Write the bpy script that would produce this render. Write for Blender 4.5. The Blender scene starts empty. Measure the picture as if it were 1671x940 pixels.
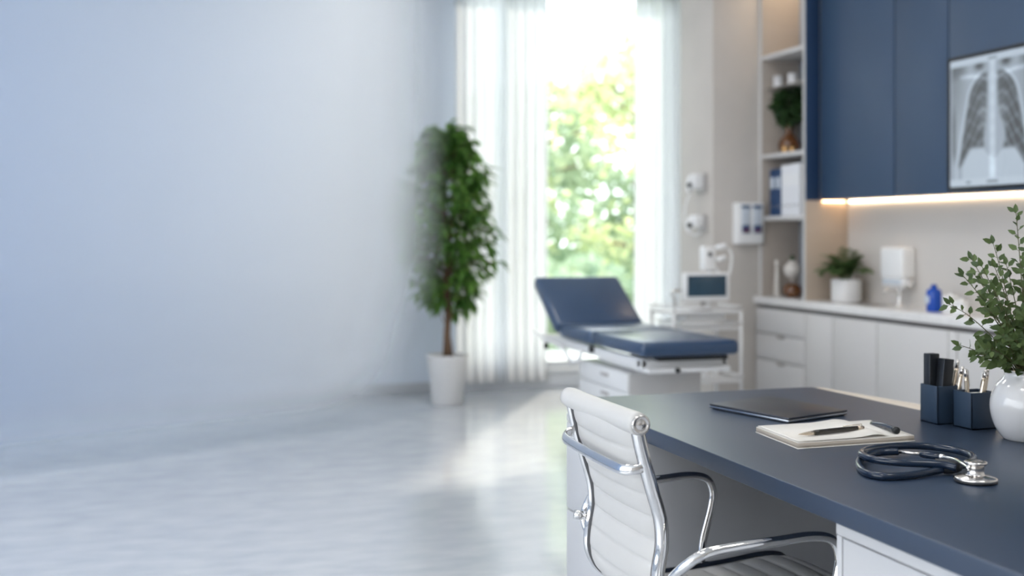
import bpy, bmesh, math, random
from math import sin, cos, pi, radians, sqrt, atan2
from mathutils import Vector, Matrix, Quaternion
C = bpy.context.scene.collection
random.seed(7)
# ---------------------------------------------------------------- survey of the room
# room axes: +Y runs down the room to the garden window, +X to the cabinet wall, Z up
F, HOR, CXP, EYE = 1850.0, 380.0, 835.5, 1.3
TH = radians(17.55); SN, CS = sin(TH), cos(TH)
def on_z(px, py, z):
    d = F * (EYE - z) / (py - HOR); l = (px - CXP) / F * d
    return Vector((l * CS + d * SN, -l * SN + d * CS, z))
def y_at(px, X):
    t = (px - CXP) / F
    return X * (CS - t * SN) / (SN + t * CS)
def x_at(px, Y):
    t = (px - CXP) / F
    return Y * (SN + t * CS) / (CS - t * SN)
def z_at(py, X, Y):
    return EYE - (py - HOR) * (X * SN + Y * CS) / F
# ---------------------------------------------------------------- materials
def mat(name, col, rough=0.5, metal=0.0, spec=0.5, coat=0.0, trans=0.0, emis=None, estr=0.0,
        noise=None, bump=None, subs=0.0, ior=1.45, stretch=(1, 1, 1), coat_r=0.1, sheen=0.0):
    m = bpy.data.materials.new(name); m.use_nodes = True
    nt = m.node_tree; b = nt.nodes['Principled BSDF']
    b.inputs['Base Color'].default_value = (*col, 1)
    b.inputs['Roughness'].default_value = rough
    b.inputs['Metallic'].default_value = metal
    b.inputs['Specular IOR Level'].default_value = spec
    b.inputs['Coat Weight'].default_value = coat
    b.inputs['Coat Roughness'].default_value = coat_r
    b.inputs['Transmission Weight'].default_value = trans
    b.inputs['IOR'].default_value = ior
    b.inputs['Sheen Weight'].default_value = sheen
    if emis:
        b.inputs['Emission Color'].default_value = (*emis, 1); b.inputs['Emission Strength'].default_value = estr
    if noise or bump:
        tc = nt.nodes.new('ShaderNodeTexCoord'); mp = nt.nodes.new('ShaderNodeMapping')
        mp.inputs['Scale'].default_value = stretch
        nt.links.new(tc.outputs['Object'], mp.inputs['Vector'])
    if noise:      # (scale, second colour, detail)
        n = nt.nodes.new('ShaderNodeTexNoise'); n.inputs['Scale'].default_value = noise[0]; n.inputs['Detail'].default_value = noise[2]
        nt.links.new(mp.outputs[0], n.inputs['Vector'])
        r = nt.nodes.new('ShaderNodeValToRGB')
        r.color_ramp.elements[0].position = 0.3; r.color_ramp.elements[1].position = 0.7
        r.color_ramp.elements[0].color = (*noise[1], 1); r.color_ramp.elements[1].color = (*col, 1)
        nt.links.new(n.outputs['Fac'], r.inputs[0]); nt.links.new(r.outputs[0], b.inputs['Base Color'])
    if bump:       # (scale, strength)
        n = nt.nodes.new('ShaderNodeTexNoise'); n.inputs['Scale'].default_value = bump[0]; n.inputs['Detail'].default_value = 4
        nt.links.new(mp.outputs[0], n.inputs['Vector'])
        u = nt.nodes.new('ShaderNodeBump'); u.inputs['Strength'].default_value = bump[1]; u.inputs['Distance'].default_value = 0.01
        nt.links.new(n.outputs['Fac'], u.inputs['Height']); nt.links.new(u.outputs[0], b.inputs['Normal'])
    return m
def leaf_mat(name, c1, c2, tr=0.5, rough=0.45, gloss=True):
    m = bpy.data.materials.new(name); m.use_nodes = True
    nt = m.node_tree; nt.nodes.clear()
    out = nt.nodes.new('ShaderNodeOutputMaterial')
    g = nt.nodes.new('ShaderNodeNewGeometry'); r = nt.nodes.new('ShaderNodeValToRGB')
    r.color_ramp.elements[0].color = (*c1, 1); r.color_ramp.elements[1].color = (*c2, 1)
    nt.links.new(g.outputs['Random Per Island'], r.inputs[0])
    p = nt.nodes.new('ShaderNodeBsdfPrincipled'); p.inputs['Roughness'].default_value = rough
    p.inputs['Specular IOR Level'].default_value = 0.4 if gloss else 0.1
    t = nt.nodes.new('ShaderNodeBsdfTranslucent')
    hs = nt.nodes.new('ShaderNodeHueSaturation'); hs.inputs['Value'].default_value = 1.7; hs.inputs['Hue'].default_value = 0.485
    nt.links.new(r.outputs[0], p.inputs['Base Color']); nt.links.new(r.outputs[0], hs.inputs['Color']); nt.links.new(hs.outputs[0], t.inputs['Color'])
    mx = nt.nodes.new('ShaderNodeMixShader'); mx.inputs[0].default_value = tr
    nt.links.new(p.outputs[0], mx.inputs[1]); nt.links.new(t.outputs[0], mx.inputs[2]); nt.links.new(mx.outputs[0], out.inputs[0])
    return m
def sheer_mat(name, col, clear):
    m = bpy.data.materials.new(name); m.use_nodes = True
    nt = m.node_tree; nt.nodes.clear()
    out = nt.nodes.new('ShaderNodeOutputMaterial')
    d = nt.nodes.new('ShaderNodeBsdfDiffuse'); t = nt.nodes.new('ShaderNodeBsdfTranslucent'); c = nt.nodes.new('ShaderNodeBsdfTransparent')
    d.inputs[0].default_value = (*col, 1); t.inputs[0].default_value = (*col, 1)
    a = nt.nodes.new('ShaderNodeMixShader'); a.inputs[0].default_value = 0.6
    b = nt.nodes.new('ShaderNodeMixShader'); b.inputs[0].default_value = clear
    nt.links.new(d.outputs[0], a.inputs[1]); nt.links.new(t.outputs[0], a.inputs[2])
    nt.links.new(a.outputs[0], b.inputs[1]); nt.links.new(c.outputs[0], b.inputs[2]); nt.links.new(b.outputs[0], out.inputs[0])
    return m
M = {}
M['floor'] = mat('polished_floor', (.60, .62, .65), rough=.12, spec=.8, noise=(4.5, (.49, .52, .57), 9), bump=(5, .05), stretch=(1, 2.2, 1))
M['wall_blue'] = mat('pale_blue_paint', (.72, .79, .88), rough=.75, noise=(3, (.70, .77, .87), 3))
M['wall_white'] = mat('white_paint', (.80, .81, .83), rough=.8, noise=(3, (.78, .79, .81), 3))
M['wall_beige'] = mat('greige_plaster', (.56, .52, .48), rough=.75, noise=(4, (.52, .485, .45), 5), bump=(40, .05))
M['splash'] = mat('greige_splash', (.60, .565, .53), rough=.45, noise=(2, (.57, .54, .51), 4))
M['ceiling'] = mat('ceiling_white', (.82, .82, .82), rough=.9, noise=(3, (.80, .80, .80), 2))
M['skirt'] = mat('skirting', (.55, .57, .60), rough=.5, noise=(5, (.52, .54, .57), 2))
M['winframe'] = mat('window_frame', (.75, .77, .80), rough=.35, noise=(5, (.72, .74, .77), 2))
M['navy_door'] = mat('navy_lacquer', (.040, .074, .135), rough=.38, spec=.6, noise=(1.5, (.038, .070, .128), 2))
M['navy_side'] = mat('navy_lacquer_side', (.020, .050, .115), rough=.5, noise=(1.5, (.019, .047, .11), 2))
M['desk_navy'] = mat('navy_desk_laminate', (.020, .037, .070), rough=.36, spec=.9, noise=(60, (.019, .035, .067), 3))
M['desk_white'] = mat('white_pedestal', (.54, .54, .55), rough=.4, noise=(4, (.52, .52, .53), 2))
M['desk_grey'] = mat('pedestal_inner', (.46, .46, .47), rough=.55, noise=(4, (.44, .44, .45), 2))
M['cream'] = mat('cream_ledge', (.74, .66, .56), rough=.45, noise=(8, (.70, .62, .52), 4))
M['cab_white'] = mat('cabinet_front', (.61, .595, .585), rough=.38, noise=(3, (.595, .58, .57), 3))
M['gap'] = mat('shadow_gap', (.16, .15, .15), rough=.7, noise=(5, (.14, .13, .13), 2))
M['worktop'] = mat('white_quartz', (.78, .77, .76), rough=.22, noise=(30, (.70, .69, .68), 6))
M['tower'] = mat('tower_beige', (.44, .385, .335), rough=.6, noise=(3, (.42, .365, .315), 4), stretch=(1, 1, 6))
M['led_glow_side'] = mat('tower_beige_glow', (.50, .41, .33), rough=.6, noise=(3, (.48, .39, .31), 4), stretch=(1, 1, 6))  # warm glow of the LED strip painted into this panel's beige
M['tower_edge'] = mat('tower_edge_light', (.58, .57, .56), rough=.5, noise=(3, (.55, .54, .53), 4))
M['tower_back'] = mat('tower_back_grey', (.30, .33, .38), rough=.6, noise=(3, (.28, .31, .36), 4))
M['chrome'] = mat('chrome', (.78, .77, .76), rough=.07, metal=1, noise=(3, (.76, .75, .74), 2))
M['chrome_w'] = mat('chrome_satin', (.72, .69, .66), rough=.2, metal=1, noise=(3, (.70, .67, .64), 2))
M['leather'] = mat('white_leather', (.57, .555, .535), rough=.42, noise=(8, (.55, .535, .515), 4), bump=(300, .04))
M['piping'] = mat('grey_piping', (.10, .10, .105), rough=.6, noise=(8, (.09, .09, .095), 2))
M['vinyl'] = mat('blue_vinyl', (.024, .056, .120), rough=.28, spec=.8, noise=(5, (.022, .052, .112), 3), bump=(200, .03))
M['steel_w'] = mat('white_steel', (.74, .74, .74), rough=.35, noise=(5, (.72, .72, .72), 2))
M['steel_g'] = mat('grey_panel', (.50, .49, .48), rough=.5, noise=(5, (.47, .46, .45), 2))
M['dark'] = mat('dark_rubber', (.02, .022, .026), rough=.45, noise=(9, (.018, .02, .023), 2))
M['screen'] = mat('dark_screen', (.008, .022, .04), rough=.15, noise=(6, (.02, .05, .08), 3), emis=(.03, .07, .10), estr=.12)
M['plast_w'] = mat('white_plastic', (.80, .80, .80), rough=.3, noise=(5, (.78, .78, .78), 2))
M['plast_g'] = mat('grey_plastic', (.42, .40, .39), rough=.45, noise=(5, (.40, .38, .37), 2))
M['laptop'] = mat('gunmetal_lid', (.050, .056, .072), rough=.33, metal=.55, noise=(40, (.046, .052, .067), 2))
M['lap_edge'] = mat('aluminium_edge', (.42, .44, .47), rough=.25, metal=1, noise=(40, (.40, .42, .45), 2))
M['paper'] = mat('paper', (.78, .745, .69), rough=.75, noise=(20, (.76, .725, .67), 3))
M['pages'] = mat('page_block', (.60, .53, .45), rough=.8, noise=(1.2, (.35, .30, .25), 2), stretch=(.3, .3, 400))
M['pen_dark'] = mat('gunmetal_barrel', (.075, .07, .065), rough=.22, metal=.8, noise=(20, (.07, .065, .06), 2))
M['pen_light'] = mat('champagne_metal', (.70, .60, .48), rough=.25, metal=.85, noise=(20, (.66, .56, .44), 2))
M['tube_navy'] = mat('navy_rubber_tube', (.008, .018, .040), rough=.22, coat=.15, noise=(20, (.007, .016, .036), 2))
M['cup'] = mat('navy_cup', (.022, .040, .070), rough=.4, noise=(20, (.02, .037, .065), 2))
M['black'] = mat('black_case', (.010, .012, .016), rough=.35, noise=(20, (.009, .011, .014), 2))
M['ceramic'] = mat('white_glazed_ceramic', (.60, .595, .60), rough=.12, coat=.6, noise=(6, (.585, .58, .585), 2))
M['matte_pot'] = mat('matte_white_pot', (.76, .75, .745), rough=.55, noise=(6, (.74, .73, .725), 3))
M['soil'] = mat('soil', (.05, .035, .022), rough=.95, noise=(60, (.02, .015, .01), 6), bump=(80, .6))
M['bark'] = mat('bark', (.20, .12, .07), rough=.85, noise=(20, (.11, .065, .04), 6), bump=(40, .4), stretch=(1, 1, .2))
M['stem'] = mat('green_stem', (.09, .10, .03), rough=.6, noise=(30, (.07, .06, .025), 3))
M['ficus'] = leaf_mat('ficus_leaf', (.045, .12, .028), (.13, .28, .055), .5)
M['sprig'] = leaf_mat('sprig_leaf', (.040, .070, .022), (.105, .155, .050), .25, .5)
M['fern'] = leaf_mat('fern_leaf', (.06, .12, .045), (.13, .21, .075), .3, .5)
M['bush'] = leaf_mat('bouquet_leaf', (.015, .045, .014), (.04, .09, .025), .15, .6)
M['tree_a'] = leaf_mat('garden_leaf_light', (.30, .37, .20), (.56, .58, .36), .5, .7, False)
M['tree_b'] = leaf_mat('garden_leaf_mid', (.20, .28, .20), (.38, .45, .32), .45, .7, False)
M['grass'] = mat('lawn', (.26, .32, .19), rough=.9, noise=(3, (.18, .24, .13), 6))
M['amber'] = mat('amber_glass', (.16, .060, .018), rough=.08, coat=.5, noise=(9, (.11, .04, .012), 3))
M['gold'] = mat('gold', (.80, .50, .22), rough=.2, metal=1, noise=(9, (.76, .46, .2), 2))
M['bind_navy'] = mat('navy_binder', (.020, .055, .14), rough=.45, noise=(9, (.018, .05, .13), 2))
M['bind_white'] = mat('white_binder', (.74, .75, .78), rough=.45, noise=(9, (.72, .73, .76), 2))
M['blue_bottle'] = mat('cobalt_plastic', (.008, .070, .42), rough=.22, noise=(9, (.007, .065, .39), 2))
M['glasswhite'] = mat('milky_glass', (.66, .62, .57), rough=.15, coat=.4, noise=(14, (.55, .52, .48), 3))
M['dblue'] = mat('poster_blue', (.03, .075, .17), rough=.4, noise=(14, (.04, .09, .2), 3))
M['maroon'] = mat('poster_maroon', (.16, .03, .06), rough=.4, noise=(14, (.10, .03, .07), 3))
M['leaflet'] = mat('leaflet_pale', (.55, .60, .66), rough=.4, noise=(14, (.50, .55, .61), 3))
M['led'] = mat('warm_led', (1, .85, .65), rough=.5, emis=(1, .76, .50), estr=8, noise=(9, (1, .84, .64), 2))
M['led2'] = mat('amber_led', (1, .75, .5), rough=.5, emis=(1, .62, .32), estr=7, noise=(9, (1, .74, .5), 2))
M['fill_panel'] = mat('added_fill_glow', (1, 1, 1), rough=.5, emis=(1, .98, .95), estr=9, noise=(9, (.99, .99, .99), 2))
M['sheer'] = sheer_mat('sheer_voile', (.90, .915, .94), .18)
M['blind'] = sheer_mat('sun_diffuser_fabric', (.88, .90, .92), 0.0)
M['bounce_ground'] = mat('pale_bounce_ground', (.6, .6, .58), rough=.8, noise=(5, (.5, .5, .48), 4))
# window glass: barely tinted, mirror-like at glancing angles
def pane_mat():
    m = bpy.data.materials.new('window_glass'); m.use_nodes = True; nt = m.node_tree; nt.nodes.clear()
    out = nt.nodes.new('ShaderNodeOutputMaterial'); t = nt.nodes.new('ShaderNodeBsdfTransparent'); g = nt.nodes.new('ShaderNodeBsdfGlossy')
    t.inputs[0].default_value = (.97, .985, .98, 1); g.inputs['Roughness'].default_value = .02
    fr = nt.nodes.new('ShaderNodeFresnel'); fr.inputs[0].default_value = 1.3
    mx = nt.nodes.new('ShaderNodeMixShader'); nt.links.new(fr.outputs[0], mx.inputs[0])
    nt.links.new(t.outputs[0], mx.inputs[1]); nt.links.new(g.outputs[0], mx.inputs[2]); nt.links.new(mx.outputs[0], out.inputs[0])
    return m
M['pane'] = pane_mat()
# frosted partition: acid-etched film whose density thins out towards the free edge
def frost_mat(length):
    m = bpy.data.materials.new('graduated_frosted_glass'); m.use_nodes = True; nt = m.node_tree; nt.nodes.clear()
    out = nt.nodes.new('ShaderNodeOutputMaterial')
    tc = nt.nodes.new('ShaderNodeTexCoord'); sp = nt.nodes.new('ShaderNodeSeparateXYZ'); nt.links.new(tc.outputs['Object'], sp.inputs[0])
    def mrange(sock, a0, a1, t0, t1):
        q = nt.nodes.new('ShaderNodeMapRange'); q.interpolation_type = 'SMOOTHSTEP'
        for k, v in (('From Min', a0), ('From Max', a1), ('To Min', t0), ('To Max', t1)): q.inputs[k].default_value = v
        nt.links.new(sock, q.inputs['Value']); return q.outputs[0]
    def mth(op, a_, b_):
        q = nt.nodes.new('ShaderNodeMath'); q.operation = op; nt.links.new(a_, q.inputs[0]); nt.links.new(b_, q.inputs[1]); return q.outputs[0]
    u = mth('ADD', sp.outputs['X'], mrange(sp.outputs['Z'], .15, 1.3, .30, 0))
    dens = mth('MULTIPLY', mrange(u, length - .92, length - .02, .90, 0), mrange(sp.outputs['Z'], .0, .50, .0, 1))
    df = nt.nodes.new('ShaderNodeBsdfDiffuse'); tl = nt.nodes.new('ShaderNodeBsdfTranslucent'); tr = nt.nodes.new('ShaderNodeBsdfTransparent')
    cc = nt.nodes.new('ShaderNodeValToRGB'); cc.color_ramp.elements[0].color = (.52, .62, .78, 1); cc.color_ramp.elements[1].color = (.88, .90, .93, 1)  # bluer-to-whiter tint paints a brighter, backlit middle into the film
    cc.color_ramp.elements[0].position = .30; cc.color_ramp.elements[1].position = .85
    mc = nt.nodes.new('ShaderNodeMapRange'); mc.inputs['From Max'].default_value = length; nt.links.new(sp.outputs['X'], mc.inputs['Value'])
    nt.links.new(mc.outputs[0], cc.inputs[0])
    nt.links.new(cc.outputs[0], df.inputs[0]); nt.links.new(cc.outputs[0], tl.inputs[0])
    a = nt.nodes.new('ShaderNodeMixShader'); a.inputs[0].default_value = .58
    nt.links.new(df.outputs[0], a.inputs[1]); nt.links.new(tl.outputs[0], a.inputs[2])
    b = nt.nodes.new('ShaderNodeMixShader'); nt.links.new(dens, b.inputs[0])
    nt.links.new(tr.outputs[0], b.inputs[1]); nt.links.new(a.outputs[0], b.inputs[2]); nt.links.new(b.outputs[0], out.inputs[0])
    return m
# ---------------------------------------------------------------- geometry helpers
def B(): return bmesh.new()
def box(bm, lo, hi, bev=0.0, mtx=None, mi=0):
    lo, hi = Vector(lo), Vector(hi); c = (lo + hi) / 2; s = hi - lo
    t = bmesh.new(); bmesh.ops.create_cube(t, size=1)
    for v in t.verts: v.co = Vector((v.co.x * s.x, v.co.y * s.y, v.co.z * s.z)) + c
    if bev > 0:
        bmesh.ops.bevel(t, geom=list(t.edges), offset=min(bev, min(s) * .45), segments=3 if bev > .004 else 2, profile=.5, affect='EDGES')
    if mtx: t.transform(mtx)
    for f in t.faces: f.material_index = mi
    me = bpy.data.meshes.new('t'); t.to_mesh(me); t.free(); bm.from_mesh(me); bpy.data.meshes.remove(me)
def crom(pts, n=8, closed=False):
    P = [Vector(p) for p in pts]; out = []; N = len(P)
    rng = range(N) if closed else range(N - 1)
    for i in rng:
        p1, p2 = P[i], P[(i + 1) % N]
        p0 = P[(i - 1) % N] if (closed or i > 0) else p1 * 2 - p2
        p3 = P[(i + 2) % N] if (closed or i < N - 2) else p2 * 2 - p1
        for k in range(n):
            t = k / n; t2, t3 = t * t, t * t * t
            out.append(.5 * ((2 * p1) + (p2 - p0) * t + (2 * p0 - 5 * p1 + 4 * p2 - p3) * t2 + (3 * p1 - p0 - 3 * p2 + p3) * t3))
    if not closed: out.append(P[-1])
    return out
def sweep(bm, pts, ra, rb=None, bino=None, seg=12, radii=None, mi=0, caps=True):
    """tube along pts; ra = radius across, rb = radius along bino (if given)"""
    rb = rb or ra; rings = []; n = len(pts); pts = [Vector(p) for p in pts]
    up = Vector(bino) if bino else None; prev = None
    for i, p in enumerate(pts):
        t = (pts[min(i + 1, n - 1)] - pts[max(i - 1, 0)])
        if t.length < 1e-9: t = Vector((0, 0, 1))
        t.normalize()
        if up: b = up.normalized()
        else:
            if prev is None: b = t.orthogonal().normalized()
            else: b = (prev - t * prev.dot(t)).normalized()
        nrm = b.cross(t).normalized(); prev = b
        k = radii[i] if radii else 1.0
        rings.append([bm.verts.new(p + nrm * (ra * k * cos(2 * pi * j / seg)) + b * (rb * k * sin(2 * pi * j / seg))) for j in range(seg)])
    for i in range(n - 1):
        for j in range(seg):
            f = bm.faces.new((rings[i][j], rings[i][(j + 1) % seg], rings[i + 1][(j + 1) % seg], rings[i + 1][j])); f.material_index = mi
    if caps:
        for r in (rings[0][::-1], rings[-1]):
            f = bm.faces.new(r); f.material_index = mi
def lathe(bm, prof, c=(0, 0, 0), seg=32, mi=0, mtx=None):
    c = Vector(c); rings = []
    for r, z in prof:
        if r < 1e-6: rings.append([Vector((0, 0, z))])
        else: rings.append([Vector((r * cos(2 * pi * j / seg), r * sin(2 * pi * j / seg), z)) for j in range(seg)])
    R = []
    for ring in rings: R.append([bm.verts.new((mtx @ v if mtx else v) + c) for v in ring])
    for a, b in zip(R, R[1:]):
        if len(a) == 1 and len(b) == 1: continue
        for j in range(seg):
            k = (j + 1) % seg
            if len(a) == 1: f = bm.faces.new((a[0], b[k], b[j]))
            elif len(b) == 1: f = bm.faces.new((a[j], a[k], b[0]))
            else: f = bm.faces.new((a[j], a[k], b[k], b[j]))
            f.material_index = mi
def prism(bm, poly, z0, z1, bev=0):
    t = bmesh.new()
    lo = [t.verts.new((x, y, z0)) for x, y in poly]; hi = [t.verts.new((x, y, z1)) for x, y in poly]
    t.faces.new(lo[::-1]); t.faces.new(hi); n = len(poly)
    for i in range(n): t.faces.new((lo[i], lo[(i + 1) % n], hi[(i + 1) % n], hi[i]))
    bmesh.ops.recalc_face_normals(t, faces=t.faces)
    if bev: bmesh.ops.bevel(t, geom=list(t.edges), offset=bev, segments=3, profile=.5, affect='EDGES')
    me = bpy.data.meshes.new('t'); t.to_mesh(me); t.free(); bm.from_mesh(me); bpy.data.meshes.remove(me)
def leaf(bm, p, d, n, L, W, fold=.25, droop=.2, mi=0):
    p = Vector(p); d = Vector(d).normalized(); n = Vector(n); s = d.cross(n)
    if s.length < 1e-4: s = d.orthogonal()
    s.normalize(); n = s.cross(d).normalized()
    def q(u, w, h): return bm.verts.new(p + d * (L * u) + s * (W * w) + n * (L * h))
    a = q(0, 0, 0); m1 = q(.35, 0, -droop * .15); m2 = q(.7, 0, -droop * .5); e = q(1, 0, -droop)
    l1 = q(.3, .5, fold * .18); l2 = q(.68, .38, fold * .05 - droop * .4); r1 = q(.3, -.5, fold * .18); r2 = q(.68, -.38, fold * .05 - droop * .4)
    for vs in ((a, m1, l1), (m1, m2, l2, l1), (m2, e, l2), (a, r1, m1), (m1, r1, r2, m2), (m2, r2, e)):
        f = bm.faces.new(vs); f.material_index = mi
def wl(o):
    v = Vector((0, 0, 0))
    while o: v += o.location; o = o.parent
    return v
def obj(name, bm, mats, parent=None, smooth=True, ang=40):
    if isinstance(mats, bpy.types.Material): mats = [mats]
    if parent: bm.transform(Matrix.Translation(-wl(parent)))
    me = bpy.data.meshes.new(name)
    if smooth:
        for f in bm.faces: f.smooth = True
        for e in bm.edges:
            if len(e.link_faces) == 2 and e.calc_face_angle(0) > radians(ang): e.smooth = False
    bm.normal_update(); bm.to_mesh(me); bm.free()
    for m in mats: me.materials.append(m)
    o = bpy.data.objects.new(name, me); C.objects.link(o); o.parent = parent
    return o
def recenter(o, c):
    c = Vector(c); o.data.transform(Matrix.Translation(-c)); o.location = c; return o
def tag(o, label, cat, group=None, kind=None):
    o['label'] = label; o['category'] = cat
    if group: o['group'] = group
    if kind: o['kind'] = kind
    return o
def thing(name, loc, label, cat, group=None):
    o = bpy.data.objects.new(name, None); C.objects.link(o); o.location = loc; o.empty_display_size = .05
    return tag(o, label, cat, group)
def struct(name, bm, m, parent=None, smooth=True):
    o = obj(name, bm, m, parent, smooth)
    if not parent: o['kind'] = 'structure'
    return o
def single(name, bm, mats, c, label, cat, group=None, ang=40):
    o = obj(name, bm, mats, None, True, ang); recenter(o, c); return tag(o, label, cat, group)
# ---------------------------------------------------------------- room shell
YB = 9.0; XW = 4.37; CEIL = 3.55
WX0, WX1 = 2.372, 4.34; WZ0, WZ1 = .15, 3.40
b = B(); box(b, (-4.2, -4, -.12), (XW + .2, YB + .15, 0)); struct('floor', b, M['floor'])
b = B(); box(b, (-4.2, -4, CEIL), (XW + .2, YB + .15, CEIL + .15)); struct('ceiling', b, M['ceiling'])
b = B(); box(b, (-4.2, YB, 0), (-1.3, YB + .15, CEIL)); box(b, (1.5, YB, 0), (WX0, YB + .15, CEIL)); box(b, (-1.3, YB, 0), (1.5, YB + .15, .9)); box(b, (-1.3, YB, 3.2), (1.5, YB + .15, CEIL))
struct('wall_back', b, M['wall_blue'])
b = B()
for x in (-1.3, .07, 1.44): box(b, (x, YB + .03, .9), (x + .06, YB + .1, 3.2), .004)
box(b, (-1.3, YB + .03, .9), (1.5, YB + .1, .96), .004); box(b, (-1.3, YB + .03, 3.14), (1.5, YB + .1, 3.2), .004)
o = obj('added_backlight_window', b, M['winframe']); o['kind'] = 'structure'  # window added behind the partition to backlight it
b = B(); box(b, (-1.4, YB - .05, .8), (1.55, YB - .045, 3.25)); sweep(b, [(-1.4, YB - .045, 3.27), (1.55, YB - .045, 3.27)], .03); sweep(b, [(-1.4, YB - .048, .8), (1.55, YB - .048, .8)], .01)
single('added_light_diffuser', b, M['blind'], (-.5, YB - .05, .8), 'white translucent sheet added to diffuse the sun behind the frosted partition', 'blind')  # added sheet that spreads the sun into a soft glow
b = B()
box(b, (WX0, YB, 0), (XW + .2, YB + .15, WZ0)); box(b, (WX0, YB, WZ1), (XW + .2, YB + .15, CEIL)); box(b, (WX1, YB, WZ0), (XW + .2, YB + .15, WZ1))
struct('wall_window', b, M['wall_white'])
b = B(); box(b, (XW, -4, 0), (XW + .2, YB, CEIL)); struct('wall_right', b, M['splash'])
b = B(); box(b, (-4.2, -4, 0), (-4.0, YB, .5)); box(b, (-4.2, -4, 3.3), (-4.0, YB, CEIL)); box(b, (-4.2, 6.6, .5), (-4.0, YB, 3.3)); box(b, (-4.2, -4, .5), (-4.0, -3.4, 3.3))
struct('wall_left', b, M['wall_blue'])
b = B()
for y in (-3.4, -.9, 1.6, 4.1, 6.53): box(b, (-4.13, y, .5), (-4.07, y + .07, 3.3), .004)
box(b, (-4.13, -3.4, .5), (-4.07, 6.6, .57), .004); box(b, (-4.13, -3.4, 3.23), (-4.07, 6.6, 3.3), .004)
o = obj('added_fill_window', b, M['winframe']); o['kind'] = 'structure'  # unseen side window, added to let in fill light
b = B(); box(b, (-4, YB - .015, 0), (WX0, YB, .085), .003); struct('baseboard_back', b, M['skirt'])
b = B(); box(b, (WX0, YB - .015, 0), (XW, YB, .085), .003); struct('baseboard_window', b, M['winframe'])
b = B(); box(b, (-4.2, -4.15, 0), (XW + .2, -4, CEIL)); struct('wall_front', b, M['wall_beige'])
# column between window bay and shelving
b = B(); box(b, (3.686, 7.05, 0), (XW, 7.56, CEIL), .004); struct('wall_column', b, M['wall_beige'])
# window frame: jambs, head, sill, one mullion
w = thing('window_1', (WX0, YB, WZ0), 'tall white-framed garden window behind the sheer curtains', 'window'); w['kind'] = 'structure'
del w['label']; del w['category']
b = B(); fy0, fy1 = YB + .03, YB + .10
box(b, (WX0, fy0, WZ0), (WX0 + .06, fy1, WZ1), .004); box(b, (WX1 - .06, fy0, WZ0), (WX1, fy1, WZ1), .004)
box(b, (WX0, fy0, WZ1 - .06), (WX1, fy1, WZ1), .004); box(b, (WX0, fy0, WZ0), (WX1, fy1, WZ0 + .07), .004)
box(b, (2.80, fy0, WZ0), (2.87, fy1, WZ1), .004)
obj('window_frame', b, M['winframe'], w)
b = B(); box(b, (WX0 + .05, YB + .06, WZ0 + .06), (WX1 - .05, YB + .066, WZ1 - .05)); obj('window_pane', b, M['pane'], w, False)
b = B(); box(b, (WX0, YB - .04, WZ0 - .02), (WX1, YB + .03, WZ0 + .012), .004); obj('window_sill', b, M['winframe'], w)
# unseen ceiling panels added as fill light
for i, (x, y) in enumerate(((.4, 1.2), (2.3, 1.2), (.4, 4.2), (2.3, 4.2), (1.9, 6.3))):
    nm = ['in the near left of the ceiling', 'above the near end of the desk', 'in the middle left of the ceiling', 'above the far end of the desk', 'nearest the garden window'][i]
    t = thing('added_fill_panel', (x, y, CEIL), 'square added ceiling fill light ' + nm, 'ceiling light', 'added ceiling fill lights')
    b = B()
    for lo, hi in (((x - .32, y - .32), (x + .32, y - .30)), ((x - .32, y + .30), (x + .32, y + .32)), ((x - .32, y - .3), (x - .30, y + .3)), ((x + .30, y - .3), (x + .32, y + .3))):
        box(b, (*lo, CEIL - .012), (*hi, CEIL), .002)
    obj('frame', b, M['steel_w'], t)
    b = B(); box(b, (x - .3, y - .3, CEIL - .008), (x + .3, y + .3, CEIL - .001)); obj('diffuser', b, M['fill_panel'], t)
# ---------------------------------------------------------------- frosted partition
s0, s1 = -3.3, 3.06
ux = Vector((.9063, .4226, 0)); P0 = Vector((-.757, 6.407, 0)) + ux * s0
L = s1 - s0; ang = atan2(ux.y, ux.x)
b = B(); box(b, (0, 0, .004), (L, .012, CEIL), .001)
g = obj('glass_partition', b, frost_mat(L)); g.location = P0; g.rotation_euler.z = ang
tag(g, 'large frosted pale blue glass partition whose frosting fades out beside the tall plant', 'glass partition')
# ---------------------------------------------------------------- sheer curtains
def curtain(x0, x1, y, label, folds, z0=.06, z1=3.46, amp=.022, seed=1):
    r = random.Random(seed); n = folds * 10; b = B(); rows = []
    ph = [r.uniform(-.5, .5) for _ in range(folds + 2)]
    for k in range(9):
        z = z0 + (z1 - z0) * k / 8; row = []
        for i in range(n + 1):
            u = i / n; a = amp * (.75 + .25 * sin(u * 7 + seed)) * (1 - .25 * k / 8)
            dx = .012 * sin(u * folds * 4 * pi + k * .2)
            row.append(b.verts.new((x0 + (x1 - x0) * u + dx, y + a * sin(u * folds * 2 * pi + ph[int(u * folds)] * .25 + .08 * sin(k * .9 + u * 9)), z)))
        rows.append(row)
    for a_, c_ in zip(rows, rows[1:]):
        for i in range(n): b.faces.new((a_[i], a_[i + 1], c_[i + 1], c_[i]))
    o = single('sheer_curtain', b, M['sheer'], ((x0 + x1) / 2, y, z0), label, 'curtain', 'sheer white curtains', ang=80)
    md = o.modifiers.new('t', 'SOLIDIFY'); md.thickness = .0015
    return o
curtain(x_at(742, 8.88), x_at(892, 8.88), 8.88, 'wide sheer white curtain left of the clear glass, behind the tall plant', 9, seed=2)
curtain(x_at(1034, 8.88), 4.33, 8.88, 'narrow sheer white curtain right of the clear glass, beside the column', 4, seed=4)
b = B(); sweep(b, [(2.3, 8.88, 3.49), (4.35, 8.88, 3.49)], .012)
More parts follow.
